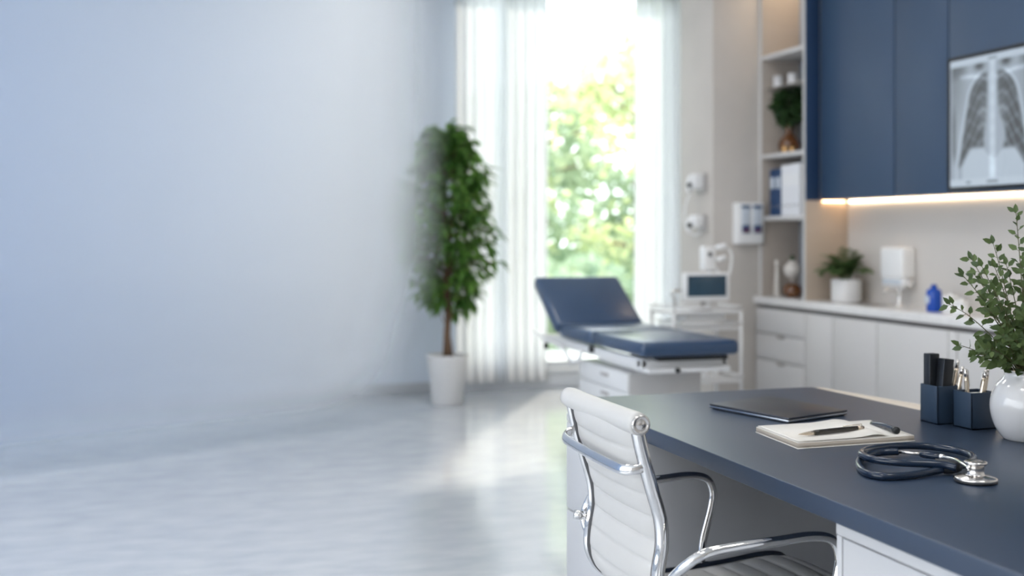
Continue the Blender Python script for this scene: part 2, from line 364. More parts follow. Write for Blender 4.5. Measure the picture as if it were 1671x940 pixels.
for x in (2.4, 3.3, 4.25): box(b, (x - .01, 8.87, 3.49), (x + .01, 8.89, CEIL))
single('curtain_rail', b, M['steel_w'], (3.3, 8.88, 3.49), 'white curtain rail under the ceiling in front of the window', 'curtain rail')
# ---------------------------------------------------------------- garden
b = B(); box(b, (-30, YB + .16, -.3), (50, 70, -.06)); o = obj('lawn', b, M['grass']); o['kind'] = 'structure'
b = B(); box(b, (-8, YB + .16, -.06), (14, 12.2, -.03)); o = obj('added_bounce_ground', b, M['bounce_ground']); o['kind'] = 'structure'  # pale ground added to cut green bounce light from the lawn
def tree(x, y, h, r, n, m, label, seed, z0=.2, ls=.2):
    rr = random.Random(seed); t = thing('garden_tree', (x, y, -.06), label, 'tree', 'trees outside the window')
    b = B(); tp = crom([(x, y, -.08), (x + .05, y, h * .3), (x - .05, y + .05, h * .6), (x + .03, y, h * .9)], 5)
    sweep(b, tp, .07, radii=[1 - .75 * i / (len(tp) - 1) for i in range(len(tp))], seg=8)
    cl = []
    for i in range(14):
        a = rr.uniform(0, 2 * pi); z = h * rr.uniform(.25, .95); q = r * rr.uniform(.4, .95) * (1 - .4 * abs(z / h - .55))
        e = Vector((x + q * cos(a), y + q * sin(a), z)); cl.append(e)
        sweep(b, crom([(x, y, z * .8), (x + q * .5 * cos(a), y + q * .5 * sin(a), z * .95), e], 4), .022, seg=6)
    obj('trunk', b, M['bark'], t)
    b = B()
    for i in range(n):
        c = rr.choice(cl); v = Vector((rr.gauss(0, 1), rr.gauss(0, 1), rr.gauss(0, .8))) * r * .24
        d = Vector((rr.uniform(-1, 1), rr.uniform(-1, 1), rr.uniform(-.9, .3)))
        leaf(b, c + v, d, (rr.uniform(-1, 1), rr.uniform(-1, 1), 1), ls * rr.uniform(.6, 1.2), ls * .55)
    obj('crown', b, m, t, False)
tree(6.55, 14.2, 4.3, 1.35, 1500, M['tree_a'], 'tall yellow-green tree outside the right half of the window', 3)
tree(5.3, 16.5, 3.7, 1.25, 1400, M['tree_b'], 'pale green tree outside the left half of the clear glass', 5)
tree(8.3, 18.5, 4.4, 1.7, 1500, M['tree_b'], 'farther green tree behind the yellow-green one', 8, ls=.28)
tree(5.9, 20.0, 2.9, 1.6, 1200, M['tree_a'], 'low light green tree in the middle distance of the garden', 11, ls=.28)
tree(4.1, 18.5, 2.4, 1.4, 1000, M['tree_b'], 'small garden tree seen through the left sheer curtain', 13, ls=.28)
tree(8.9, 15.5, 3.8, 1.3, 900, M['tree_a'], 'garden tree hidden behind the right sheer curtain', 17)
def shrub(x0, x1, y, h, n, m, label, seed):
    rr = random.Random(seed); b = B()
    for i in range(n):
        u = rr.random(); c = Vector((x0 + (x1 - x0) * u, y + rr.gauss(0, .3), rr.random() ** .8 * h * (.8 + .2 * sin(u * 21 + seed))))
        leaf(b, c, (rr.uniform(-1, 1), rr.uniform(-1, 1), rr.uniform(-.4, .8)), (0, -1, .5), .2, .12)
    box(b, (x0 + .2, y - .1, -.07), (x1 - .2, y + .1, h * .45), .02)
    return single('hedge', b, m, ((x0 + x1) / 2, y, -.06), label, 'hedge')
shrub(2.5, 9.5, 12.6, .95, 1800, M['tree_b'], 'low green hedge along the lawn below the window view', 1)
shrub(2.0, 13.5, 23.5, 2.2, 2400, M['tree_b'], 'tall far hedge closing off the garden', 2)
# ---------------------------------------------------------------- potted ficus
px, py = 2.13, 8.36
t = thing('potted_ficus', (px, py, 0), 'tall leafy green indoor tree in a tapered white floor pot by the curtain', 'potted plant')
b = B(); lathe(b, [(0, 0), (.105, 0), (.115, .01), (.158, .36), (.162, .375), (.150, .377), (.145, .34), (0, .34)], (px, py, 0)); obj('pot', b, M['matte_pot'], t)
b = B(); lathe(b, [(.144, .335), (.12, .352), (0, .358)], (px, py, 0)); obj('soil', b, M['soil'], t)
b = B(); rr = random.Random(21)
for k in range(3):
    a = k * 2.1
    pts = crom([(px + .03 * cos(a), py + .03 * sin(a), .34), (px + .014 * cos(a + 2), py + .014 * sin(a + 2), .7), (px + .02 * cos(a + 4), py + .02 * sin(a + 4), 1.1), (px + .05 * cos(a), py + .05 * sin(a), 1.5), (px + .03 * cos(a), py, 1.95)], 6)
    sweep(b, pts, .018, radii=[1 - .7 * i / (len(pts) - 1) for i in range(len(pts))], seg=8)
bl = B()
def crown_r(z):
    u = (z - .62) / (2.12 - .62)
    return .40 * (sin(min(1, max(0, u)) ** 1.0 * pi)) ** .7 * (1 - .25 * u) + .05
for i in range(92):
    z = .72 + 1.34 * (i / 91) ** .9; a = i * 2.399 + rr.uniform(-.4, .4); R = crown_r(z) * rr.uniform(.75, 1.12)
    e = Vector((px + R * cos(a), py + R * sin(a) * .9, z + .05)); s = Vector((px + rr.uniform(-.03, .03), py, z - .12))
    mid = (s + e) / 2 + Vector((0, 0, .07))
    br = crom([s, mid, e], 6); sweep(b, br, .004, seg=5)
    for k, q in enumerate(br):
        if k < 3: continue
        for j in range(2):
            d = Vector((cos(a + rr.uniform(-1.3, 1.3)), sin(a + rr.uniform(-1.3, 1.3)), rr.uniform(-.9, .25)))
            leaf(bl, q + Vector((rr.uniform(-.03, .03), rr.uniform(-.03, .03), rr.uniform(-.03, .03))), d, (rr.uniform(-.4, .4), rr.uniform(-.4, .4), 1), rr.uniform(.085, .135), rr.uniform(.04, .058), droop=.35)
obj('trunk', b, M['bark'], t); obj('foliage', bl, M['ficus'], t, False)
# ---------------------------------------------------------------- shelf tower, cabinets
XT, YT0, YT1 = 4.05, 6.465, 7.02; WT = .86; XU = 4.155; ZU = 1.512; XC = 4.0
t = thing('shelf_tower', (XT, YT0, WT), 'tall greige open shelf tower standing on the worktop beside the column', 'shelving')
b = B(); box(b, (XT, YT1, WT), (XW, YT1 + .03, CEIL), .001); obj('side_panel', b, M['tower'], t)
b = B(); box(b, (XT, YT0, WT), (XW, YT0 + .025, ZU), .001); obj('side_panel', b, M['led_glow_side'], t)
b = B(); box(b, (XT, YT0 + .004, ZU), (XW, YT0 + .025, CEIL), .001); obj('upper_side_panel', b, M['tower'], t)
b = B(); box(b, (XT - .001, YT0 - .003, ZU), (XU, YT0 + .003, CEIL), .001)
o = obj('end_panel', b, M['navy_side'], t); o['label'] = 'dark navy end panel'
b = B(); box(b, (XW - .02, YT0 + .025, WT), (XW - .002, YT1, CEIL)); obj('back_panel', b, M['tower_back'], t)
b = B(); box(b, (XT - .004, YT0, WT), (XT + .002, YT0 + .025, CEIL)); box(b, (XT - .004, YT1, WT), (XT + .002, YT1 + .03, CEIL)); obj('edge_band', b, M['tower_edge'], t)
SH = (2.53, 1.843, 1.415)
for z in SH:
    b = B(); box(b, (XT - .003, YT0 + .025, z - .028), (XW - .02, YT1, z), .002); obj('shelf', b, M['tower_edge'], t)
b = B(); box(b, (XT + .1, YT0 + .05, 3.20), (XT + .2, YT1 - .05, 3.215)); o = obj('shelf_light', b, M['led'], t)
b = B(); box(b, (XT, YT0 + .025, 3.215), (XW - .02, YT1, 3.24)); obj('shelf', b, M['tower_edge'], t)
# wall cabinets
seams = [YT0 - .004, y_at(1460, XU), y_at(1548, XU), 4.15, 3.2]
cabl = ['leftmost tall navy wall cabinet beside the shelf tower', 'narrow navy wall cabinet just left of the chest scan display', 'navy wall cabinet behind the chest scan display', 'navy wall cabinet right of the chest scan display, past the picture edge']
for i in range(4):
    ya, yb = seams[i], seams[i + 1]
    t = thing('wall_cabinet', (XU, (ya + yb) / 2, ZU), cabl[i], 'cabinet', 'navy wall cabinets')
    b = B(); box(b, (XU + .022, yb + .001, ZU + .004), (XW - .002, ya - .001, CEIL - .01)); obj('body', b, M['black'], t)
    b = B(); box(b, (XU, yb + .005, ZU), (XU + .02, ya - .005, CEIL - .01), .0015); obj('door', b, M['navy_door'], t)
b = B(); box(b, (XW - .014, 3.2, ZU - .011), (XW - .003, YT0 - .03, ZU - .001)); 
single('led_strip', b, M['led'], (XW - .02, 5, ZU - .01), 'long warm LED strip under the wall cabinets', 'strip light')
b = B(); box(b, (XU + .02, YT0 - .014, ZU - .009), (XW - .03, YT0 - .004, ZU - .001))
single('led_strip', b, M['led2'], (XU + .1, YT0 - .02, ZU - .01), 'short warm LED strip against the side of the shelf tower', 'strip light')
# worktop and base cabinets
b = B(); box(b, (XC, 2.6, WT - .05), (XW - .001, YT1 + .03, WT), .003)
single('worktop', b, M['worktop'], (XC, 5, WT - .05), 'long white quartz worktop running along the cabinet wall', 'worktop')
XF = XC + .012; ZB = WT - .075
def cabfront(t, y0, y1, z0, z1, name, notch=True):
    b = B(); box(b, (XF, y0 + .0045, z0 + .004), (XF + .02, y1 - .0045, z1 - .004), .0015); d = obj(name, b, M['cab_white'], t)
    if notch:
        ym = (y0 + y1) / 2 - .03
        b = B(); box(b, (XF - .008, ym - .045, z1 - .020), (XF + .002, ym + .045, z1 - .006), .002); obj('handle', b, M['chrome_w'], d)
units = [(YT1 + .02, y_at(1313, XF), 'drawers', 'leftmost three-drawer base cabinet under the shelf tower'),
         (y_at(1313, XF), y_at(1359, XF), 'door', 'narrow white base cabinet next to the three-drawer unit'),
         (y_at(1359, XF), y_at(1431, XF), 'door', 'white base cabinet below the potted fern'),
         (y_at(1431, XF), y_at(1547, XF), 'door', 'wide white base cabinet below the blue bottle'),
         (y_at(1547, XF), y_at(1562, XF), 'door', 'very slim white filler cabinet left of the right-hand drawers'),
         (y_at(1562, XF), y_at(1700, XF), 'two', 'white two-drawer base cabinet behind the leafy vase'),
         (y_at(1700, XF), 2.7, 'two', 'white two-drawer base cabinet past the right picture edge')]
for ya, yb, kind, lab in units:
    t = thing('base_cabinet', (XF, (ya + yb) / 2, 0), lab, 'cabinet', 'white base cabinets')
    b = B(); box(b, (XF + .021, yb + .001, .08), (XW - .002, ya - .001, WT - .052)); box(b, (XF + .05, yb + .001, 0), (XW - .01, ya - .001, .08)); obj('body', b, M['gap'], t)
    if kind == 'drawers':
        zs = [ZB, z_at(541, XF, ya), z_at(583, XF, ya), .08]
        for k in range(3): cabfront(t, yb, ya, zs[k + 1], zs[k], 'drawer', k > 0)
    elif kind == 'door': cabfront(t, yb, ya, .08, ZB, 'door', False)
    else:
        cabfront(t, yb, ya, .46, ZB, 'drawer', False); cabfront(t, yb, ya, .08, .46, 'drawer', False)
# tap and sink
sx, sy = 4.20, 5.97
b = B(); lathe(b, [(0, 0), (.022, 0), (.024, .006), (.012, .012), (.010, .07), (.013, .075), (.013, .105), (0, .108)], (4.28, y_at(1468, 4.28), WT), 20)
yy = y_at(1468, 4.28)
sweep(b, crom([(4.28, yy, WT + .08), (4.24, yy, WT + .10), (4.19, yy, WT + .095), (4.175, yy, WT + .075)], 5), .008)
sweep(b, [(4.28, yy, WT + .1), (4.28, yy - .045, WT + .115)], .004)
single('tap', b, M['chrome'], (4.28, yy, WT), 'small chrome tap on the worktop below the wall dispenser', 'tap')
b = B(); prism(b, [(4.09, 5.8), (4.235, 5.8), (4.235, 6.12), (4.09, 6.12)], WT - .0005, WT + .003, .001)
o = single('sink', b, M['chrome_w'], (sx, sy, WT), 'shallow steel basin rim set in the worktop in front of the tap', 'sink')
b = B(); box(b, (4.105, 5.815, WT + .002), (4.22, 6.105, WT + .0035), .0005); obj('basin', b, M['gap'], o)
# wall dispenser
ya, yb = y_at(1447, XW - .05), y_at(1484, XW - .05); za, zb = z_at(403, XW, 5.94), z_at(467, XW, 5.94)
t = thing('hand_gel_dispenser', (XW, (ya + yb) / 2, zb), 'white wall-mounted hand gel dispenser above the tap', 'dispenser')
b = B(); box(b, (XW - .10, yb, zb + .05), (XW - .001, ya, za), .016); obj('housing', b, M['plast_w'], t)
b = B(); box(b, (XW - .093, yb + .006, zb), (XW - .001, ya - .006, zb + .056), .012); obj('reservoir', b, M['plast_w'], t)
b = B(); box(b, (XW - .098, yb + .022, zb + .018), (XW - .09, ya - .022, zb + .046), .004); obj('sight_window', b, M['leaflet'], t)
b = B(); sweep(b, crom([(XW - .02, yb + .01, zb + .06), (XW - .06, yb - .025, zb + .05), (XW - .08, yb - .03, zb + .02), (XW - .06, yb - .02, zb - .01), (XW - .03, yb + .01, zb + .0)], 5), .006); obj('elbow_lever', b, M['chrome_w'], t)
# fern pot
fx, fy = 4.215, y_at(1381, 4.215)
t = thing('potted_fern', (fx, fy, WT), 'green fern in a white cylindrical pot on the worktop', 'potted plant')
b = B(); lathe(b, [(0, 0), (.086, 0), (.092, .006), (.094, .14), (.091, .145), (.084, .143), (.082, .12), (0, .12)], (fx, fy, WT)); obj('pot', b, M['matte_pot'], t)
b = B(); lathe(b, [(.083, .118), (.05, .128), (0, .13)], (fx, fy, WT)); obj('soil', b, M['soil'], t)
b = B(); rr = random.Random(4)
for k in range(34):
    a = k * 2.399; lean = rr.uniform(.3, 1.1); Lf = rr.uniform(.17, .26)
    dx, dy = cos(a), sin(a)
    if dx > .1: dx *= .4
    s = Vector((fx + .02 * dx, fy + .02 * dy, WT + .12))
    pts = crom([s, s + Vector((dx * Lf * .35 * lean, dy * Lf * .35 * lean, Lf * .5 * (1.25 - .4 * lean))), s + Vector((dx * Lf * .72 * lean, dy * Lf * .72 * lean, Lf * .82 * (1.3 - .75 * lean))), s + Vector((dx * Lf * lean, dy * Lf * lean, Lf * (1.35 - 1.0 * lean)))], 6)
    for p in pts: p.x = min(p.x, XW - .03); p.y = min(p.y, YT0 - .045)
    sweep(b, pts, .0018, seg=4)
    n = len(pts)
    for i in range(3, n):
        td = (pts[i] - pts[i - 1]).normalized() if (pts[i] - pts[i - 1]).length > 1e-6 else Vector((0, 0, 1)); sd = td.cross(Vector((0, 0, 1)))
        if sd.length < 1e-3: sd = Vector((dy, -dx, 0))
        sd.normalize(); wv = .045 * sin(pi * (i / n) ** .8) + .012
        for sg in (-1, 1): 
            e = sd * sg + td * .6
            if pts[i].x + e.x * wv > XW - .01: continue
            leaf(b, pts[i], e, (0, 0, 1), wv, .016, droop=.15)
obj('fronds', b, M['fern'], t, False)
# blue bottle and white jars
bx, by = 4.16, y_at(1524, 4.16)
t = thing('squeeze_bottle', (bx, by, WT), 'cobalt blue plastic bottle with a small cap on the worktop', 'bottle')
b = B(); lathe(b, [(0, 0), (.036, 0), (.041, .006), (.041, .11), (.036, .122), (.018, .130), (.016, .135), (0, .135)], (bx, by, WT)); obj('body', b, M['blue_bottle'], t)
b = B(); lathe(b, [(0, .134), (.017, .134), (.017, .148), (.012, .152), (0, .153)], (bx, by, WT), 20); o = obj('cap', b, M['blue_bottle'], t)
b = B(); box(b, (bx - .044, by - .012, WT + .045), (bx - .038, by + .026, WT + .088), .002); obj('sticker', b, M['leaflet'], t)
for q, (ppx, X, r, h, lab) in enumerate(((1551, 4.22, .045, .075, 'squat white lidded jar on the worktop right of the blue bottle'), (1569, 4.12, .04, .06, 'shorter white lidded jar half hidden behind the vase leaves'))):
    y = y_at(ppx, X); t = thing('cotton_jar', (X, y, WT), lab, 'jar', 'white jars by the blue bottle')
    b = B(); lathe(b, [(0, 0), (r * .94, 0), (r, .005), (r, h), (0, h)], (X, y, WT)); obj('body', b, M['plast_w'], t)
    b = B(); lathe(b, [(0, h), (r * 1.02, h), (r * 1.02, h + .012), (r * .8, h + .018), (.012, h + .02), (.01, h + .03), (0, h + .032)], (X, y, WT)); obj('lid', b, M['plast_w'], t)
# shelf contents
def binder(y0, y1, z, h, m, label, group, sp):
    t = thing('ring_binder', (XT + .04, (y0 + y1) / 2, z), label, 'binder', group)
    b = B(); box(b, (XT + .03, y0 + .001, z), (XT + .255, y1 - .001, z + h), .004); obj('cover', b, m, t)
    b = B(); box(b, (XT + .0285, y0 + .012, z + h * .58), (XT + .031, y1 - .012, z + h * .82), .0005); obj('spine_label', b, sp, t)
    b = B(); lathe(b, [(0, 0), (.009, 0), (.009, .003), (.006, .003), (.006, 0)], (0, 0, 0), 16, mtx=Matrix.Translation((XT + .0295, (y0 + y1) / 2, z + h * .2)) @ Matrix.Rotation(-pi / 2, 4, 'Y')); obj('finger_ring', b, M['chrome_w'], t)
yy = YT1 - .05; z = SH[2]
for k, (wd, m, h, lab) in enumerate(((.075, 'n', .325, 'navy ring binder at the left end of the shelf row'), (.075, 'n', .325, 'navy ring binder touching the white binders'),
        (.058, 'w', .345, 'white ring binder next to the navy ones'), (.058, 'w', .345, 'white ring binder second from the navy ones'), (.055, 'w', .35, 'white ring binder third from the navy ones'), (.052, 'w', .35, 'white ring binder at the right end of the shelf row'))):
    binder(yy - wd, yy, z, h, M['bind_navy' if m == 'n' else 'bind_white'], lab, 'ring binders on the shelf', M['leaflet'] if m == 'n' else M['plast_w']); yy -= wd + .002
# amber vase with bush
vx, vy, vz = XT + .15, y_at(1288, XT + .15), SH[1]
t = thing('amber_vase', (vx, vy, vz), 'round amber glass vase with a slim neck on the shelf above the binders', 'vase')
b = B(); lathe(b, [(0, 0), (.045, 0), (.068, .02), (.078, .06), (.066, .10), (.03, .135), (.022, .16), (.022, .19), (.028, .20), (.018, .199), (.016, .15), (0, .14)], (vx, vy, vz)); obj('body', b, M['amber'], t)
b = B(); rr = random.Random(9)
for k in range(9):
    a = k * .7; sweep(b, crom([(vx, vy, vz + .15), (vx + .02 * cos(a), vy + .02 * sin(a), vz + .24), (vx + .07 * cos(a), vy + .07 * sin(a), vz + .33)], 4), .003, seg=5, mi=1)
for k in range(420):
    v = Vector((rr.gauss(0, 1), rr.gauss(0, 1), rr.gauss(0, 1))).normalized() * rr.uniform(.4, 1)
    v = Vector((v.x * .10, v.y * .125, v.z * .115)); p = Vector((vx, vy, vz + .33)) + v
    leaf(b, p, v + Vector((0, 0, -.02)), (rr.uniform(-1, 1), rr.uniform(-1, 1), .5), .05, .035)
tag(recenter(obj('leafy_bouquet', b, [M['bush'], M['stem']], None, False), (vx, vy, vz + .15)), 'dense round dark green bouquet standing in the amber vase', 'bouquet')
# glass sub-shelf with cups
gz = z_at(139, XT + .22, 6.75)
b = B(); box(b, (XT + .02, YT0 + .025, gz - .005), (XW - .02, YT1, gz), .001); single('glass_shelf', b, M['glasswhite'], (XT + .25, 6.7, gz), 'narrow glass shelf behind the round bouquet', 'shelf')
for ppx, X, lab in ((1270, XT + .075, 'white cup on the glass shelf, left of the pair'), (1294, XT + .10, 'white cup on the glass shelf, right of the pair')):
    y = y_at(ppx, X)
    b = B(); lathe(b, [(0, 0), (.030, 0), (.034, .006), (.036, .078), (.033, .079), (.031, .01), (0, .008)], (X, y, gz), 24)
    single('white_cup', b, M['ceramic'], (X, y, gz), lab, 'cup', 'white cups on the glass shelf')
# gold votive
for ppx, X, r, h, lab in ((1281, XT + .055, .02, .05, 'small gold candle cup in front of the amber vase, left one'), (1293, XT + .05, .017, .035, 'smaller gold candle cup in front of the amber vase, right one')):
    y = y_at(ppx, X)
    b = B(); lathe(b, [(0, 0), (r * .8, 0), (r, .004), (r, h), (r * .85, h), (r * .8, .01), (0, .008)], (X, y, vz), 20)
    single('candle_cup', b, M['gold'], (X, y, vz), lab, 'candle holder', 'gold candle cups')
# slim white rod bottle and glass ornament
X = XT + .07; y = y_at(1268, X)
t = thing('slim_bottle', (X, y, WT), 'slim pale bottle with a rounded top standing in the bottom shelf niche', 'bottle')
b = B(); lathe(b, [(0, 0), (.022, 0), (.024, .01), (.018, .10), (.013, .18), (.013, .20), (0, .2)], (X, y, WT), 24); obj('body', b, M['glasswhite'], t)
b = B(); lathe(b, [(0, .198), (.015, .2), (.019, .225), (.017, .245), (0, .255)], (X, y, WT), 24); obj('stopper', b, M['glasswhite'], t)
X = XT + .12; y = y_at(1293, X)
t = thing('glass_ornament', (X, y, WT), 'milky glass globe on a dark amber base in the bottom shelf niche', 'ornament')
b = B(); lathe(b, [(0, 0), (.045, 0), (.062, .02), (.066, .05), (.052, .08), (.02, .095), (0, .096)], (X, y, WT)); obj('base', b, M['amber'], t)
b = B(); lathe(b, [(0, .095), (.012, .095), (.012, .125), (.03, .135), (.055, .16), (.06, .19), (.05, .22), (.025, .24), (.018, .252), (0, .253)], (X, y, WT)); obj('globe', b, M['glasswhite'], t)
b = B(); lathe(b, [(0, .252), (.014, .252), (.018, .268), (.010, .285), (0, .288)], (X, y, WT)); obj('stopper', b, M['bush'], t)
# ---------------------------------------------------------------- chest scan display
xa, xb = 5.166, 4.49; z0, z1 = 1.534, 2.24; XS = XU - .035
t = thing('scan_display', (XU, (xa + xb) / 2, z0), 'black-framed display showing a chest x-ray, mounted on the navy cabinets', 'display')
b = B(); box(b, (XS + .006, xb, z0), (XU - .001, xa, z1), .004)
for lo, hi in (((xb - .004, z0 - .004), (xa + .006, z0 + .013)), ((xb - .004, z1 - .015), (xa + .006, z1 + .006)), ((xb - .004, z0), (xb + .013, z1)), ((xa - .013, z0 - .004), (xa + .006, z1 + .006))):
    box(b, (XS, lo[0], lo[1]), (XS + .008, hi[0], hi[1]), .002)
obj('frame', b, M['black'], t)
NX, NZ = 150, 160
def sm(a, b_, x):
    u = max(0, min(1, (x - a) / (b_ - a))); return u * u * (3 - 2 * u)
def xray(u, v):
    # u -1..1 left to right, v 0 bottom .. 1 top
    if v > .945 or v < .06:
        g = .80
        if v < .06 and .02 < v < .04 and (abs(u + .55) < .05 or abs(u) < .13): g = .62
        if v > .945 and .96 < v < .98 and abs(u) < .10: g = .66
        return g
    if abs(u) > .95: return .72
    side = -1 if u < 0 else 1; a = abs(u)
    g = .72 - .10 * sm(.45, .95, a) * sm(.35, .8, v)
    # darker air beside the neck and outside the arms
    g -= .34 * math.exp(-((a - .30) / .10) ** 2 - ((v - .925) / .028) ** 2)
    g -= .10 * sm(.86, .95, v + .05 * a) * sm(.5, .75, a)
    g -= .20 * math.exp(-((a - .90) / .045) ** 2) * sm(.15, .3, v) * (1 - sm(.45, .7, v))
    top = .885; bot = .285 - .16 * sm(.45, .80, a) - .06 * sm(.22, .05, a) - (.02 if u > 0 else 0)
    vv = (v - bot) / (top - bot); w = (v - .2) / (top - .2)
    if 0 < vv < 1:
        inner = .07 + .05 * (1 - w) + (.15 * math.exp(-((v - .38) / .13) ** 2) if u > 0 else .05 * math.exp(-((v - .36) / .12) ** 2))
        outer = .42 + .38 * max(0, 1 - w) ** .8
        if w > .75: outer -= .24 * ((w - .75) / .25) ** 2
        e = sm(inner, inner + .08, a) * (1 - sm(outer - .07, outer, a)) * sm(0, .06, vv) * (1 - sm(.92, 1, vv))
        g -= .30 * e
        ph = (v + .34 * (a - .1) ** 2 * 1.6 - .10 * sin(min(1, a / .5) * pi)) * 9.0
        rb = max(0, sin(ph * 2 * pi * .95)) ** 1.1
        ph2 = (v - .28 * a) * 9.5
        rb2 = max(0, sin(ph2 * 2 * pi * .9 + 1)) ** 3
        g += (.13 * rb + .06 * rb2) * e
        g += .12 * e * math.exp(-((a - .2) / .13) ** 2 - ((v - .55) / .13) ** 2)
    g += .10 * (1 - sm(.03, .10, a)) * (.9 + .1 * sin(v * 62))
    if .08 < a < .75: g += .12 * math.exp(-((v - (.84 + .03 * a - .06 * max(0, .45 - a))) / .016) ** 2)
    w2 = max(0, min(1, (v - .15) / .74)); ow = .44 + .40 * (1 - w2) ** .8 - (.22 * ((w2 - .75) / .25) ** 2 if w2 > .75 else 0)
    if v < .88: g += .10 * math.exp(-((a - ow) / .02) ** 2)
    if v < bot and a < .7: g += .06
    return max(.10, min(.88, g))
b = B(); lay = b.loops.layers.color.new('Scan')
ys0, ys1, zs0, zs1 = xa - .012, xb + .012, z0 + .012, z1 - .014
V = [[b.verts.new((XS + .0055, ys0 + (ys1 - ys0) * i / NX, zs0 + (zs1 - zs0) * k / NZ)) for i in range(NX + 1)] for k in range(NZ + 1)]
VC = [[xray(-1 + 2 * i / NX, k / NZ) for i in range(NX + 1)] for k in range(NZ + 1)]
for k in range(NZ):
    for i in range(NX):
        f = b.faces.new((V[k][i], V[k + 1][i], V[k + 1][i + 1], V[k][i + 1]))
        for lp, (kk, ii) in zip(f.loops, ((k, i), (k + 1, i), (k + 1, i + 1), (k, i + 1))):
            g = VC[kk][ii]; lp[lay] = (g * .91, g * .955, g * 1.0, 1)
m = bpy.data.materials.new('scan_image'); m.use_nodes = True; nt = m.node_tree; p = nt.nodes['Principled BSDF']
vc = nt.nodes.new('ShaderNodeVertexColor'); vc.layer_name = 'Scan'; gm = nt.nodes.new('ShaderNodeGamma'); gm.inputs[1].default_value = 1.6
nt.links.new(vc.outputs[0], gm.inputs[0]); nt.links.new(gm.outputs[0], p.inputs['Emission Color']); p.inputs['Emission Strength'].default_value = .75
p.inputs['Base Color'].default_value = (.02, .02, .02, 1); p.inputs['Roughness'].default_value = .25
obj('screen', b, m, t, False)
# ---------------------------------------------------------------- column fittings
CY = 7.05
X0, X1 = x_at(1197, CY), x_at(1240, CY) - .01; za, zb = z_at(331, 3.9, CY), z_at(398, 3.9, CY)
t = thing('leaflet_holder', (X0, CY, zb), 'white wall unit with two dark blue leaflet windows on the greige column', 'wall unit')
b = B(); box(b, (X0 - .01, CY - .075, zb), (X1, CY - .001, za), .008); obj('housing', b, M['plast_w'], t)
cw = (X1 - X0) / 2
for k in range(2):
    u0 = X0 + .022 + k * (cw - .008); u1 = u0 + cw - .036
    b = B(); box(b, (u0, CY - .082, zb + .075), (u1, CY - .074, za - .02), .002); h = obj('leaflet_pocket', b, M['leaflet'], t)
    b = B(); box(b, (u0 - .002, CY - .085, za - .04), (u1 + .002, CY - .078, za - .018), .002); obj('leaflet_header', b, M['dblue'], h)
    b = B(); box(b, (u0, CY - .085, zb + .075), (u1, CY - .08, zb + .13), .002); obj('leaflet', b, M['dblue'], h)
    b = B(); box(b, (u0 + .008, CY - .087, zb + .085), (u1 - .006, CY - .083, zb + .105), .001); obj('red_mark', b, M['maroon'], h)
# wall diagnostic handsets on column's window side
XP = 3.686
for (pa, pb, lab, hz) in ((283, 316, 'upper white diagnostic handset cradle on the pale side of the column', 0), (350, 379, 'lower white diagnostic handset cradle on the pale side of the column', 1)):
    y0, y1 = y_at(1154, XP), y_at(1143, XP); yc = (y0 + y1) / 2
    za, zb = z_at(pa, XP, yc), z_at(pb, XP, yc)
    t = thing('handset_cradle', (XP, yc, zb), lab, 'medical wall unit', 'diagnostic handset cradles')
    b = B(); box(b, (XP - .022, y0 - .01, zb), (XP - .001, y1 + .03, za), .006); obj('wall_plate', b, M['plast_g'], t)
    b = B(); box(b, (XP - .10, yc - .05, zb + .03), (XP - .02, yc + .05, za - .005), .02); obj('holder', b, M['plast_w'], t)
    b = B(); sweep(b, crom([(XP - .085, yc, za - .02), (XP - .11, yc, za - .05), (XP - .115, yc, zb + .01)], 4), .02, seg=14); obj('handset', b, M['plast_w'], t)
    b = B(); lathe(b, [(0, 0), (.017, 0), (.017, .012), (0, .014)], (0, 0, 0), 16, mtx=Matrix.Translation((XP - .125, yc - .02, (za + zb) / 2 - .01)) @ Matrix.Rotation(radians(120), 4, 'X')); obj('lens', b, M['dark'], t)
    if not hz:
        b = B(); z2 = z_at(372, XP, yc)
        sweep(b, crom([(XP - .11, yc, zb), (XP - .13, yc + .03, zb - .1), (XP - .12, yc + .04, z2), (XP - .06, yc + .02, z2 - .05), (XP - .02, yc, z2 - .03)], 8), .006); obj('cable', b, M['plast_w'], t)
# ---------------------------------------------------------------- exam table
TX0, TX1 = 2.20, 2.72; TZ = .78
t = thing('examination_table', (2.46, 5.5, 0), 'navy padded examination table with raised backrest on a white drawer base', 'examination table')
def pad(name, y0, y1, x0, x1, z0, z1, mtx=None):
    b = B(); box(b, (x0, y0, z0), (x1, y1, z1), .024, mtx); return obj(name, b, M['vinyl'], t, ang=60)
pad('leg_pad', 4.92, 5.565, TX0, TX1, TZ - .072, TZ)
pad('seat_pad', 5.585, 6.06, TX0, TX1, TZ - .075, TZ)
Hn = Vector((0, 6.08, TZ - .02)); R = Matrix.Translation(Hn) @ Matrix.Rotation(radians(33.5), 4, 'X') @ Matrix.Translation(-Hn)
pad('backrest', 6.085, 6.56, TX0 - .01, TX1 + .01, TZ - .075, TZ, R)
b = B(); box(b, (TX0 + .03, 6.10, TZ - .105), (TX1 - .03, 6.54, TZ - .078), .006, R); obj('backrest_plate', b, M['steel_w'], t)
b = B()
for x in (TX0 + .03, TX1 - .06): box(b, (x, 5.00, TZ - .135), (x + .035, 6.46, TZ - .085), .008)
box(b, (TX0 + .03, 5.0, TZ - .13), (TX1 - .03, 5.05, TZ - .09), .006); box(b, (TX0 + .03, 6.42, TZ - .13), (TX1 - .03, 6.46, TZ - .09), .006)
box(b, (TX0 + .05, 4.96, TZ - .155), (TX1 - .03, 5.6, TZ - .13), .006)
obj('bed_frame', b, M['steel_w'], t)
b = B(); box(b, (TX0 + .10, 4.95, TZ - .095), (TX1 - .05, 5.02, TZ - .075), .003); obj('paper_cutter', b, M['dark'], t)
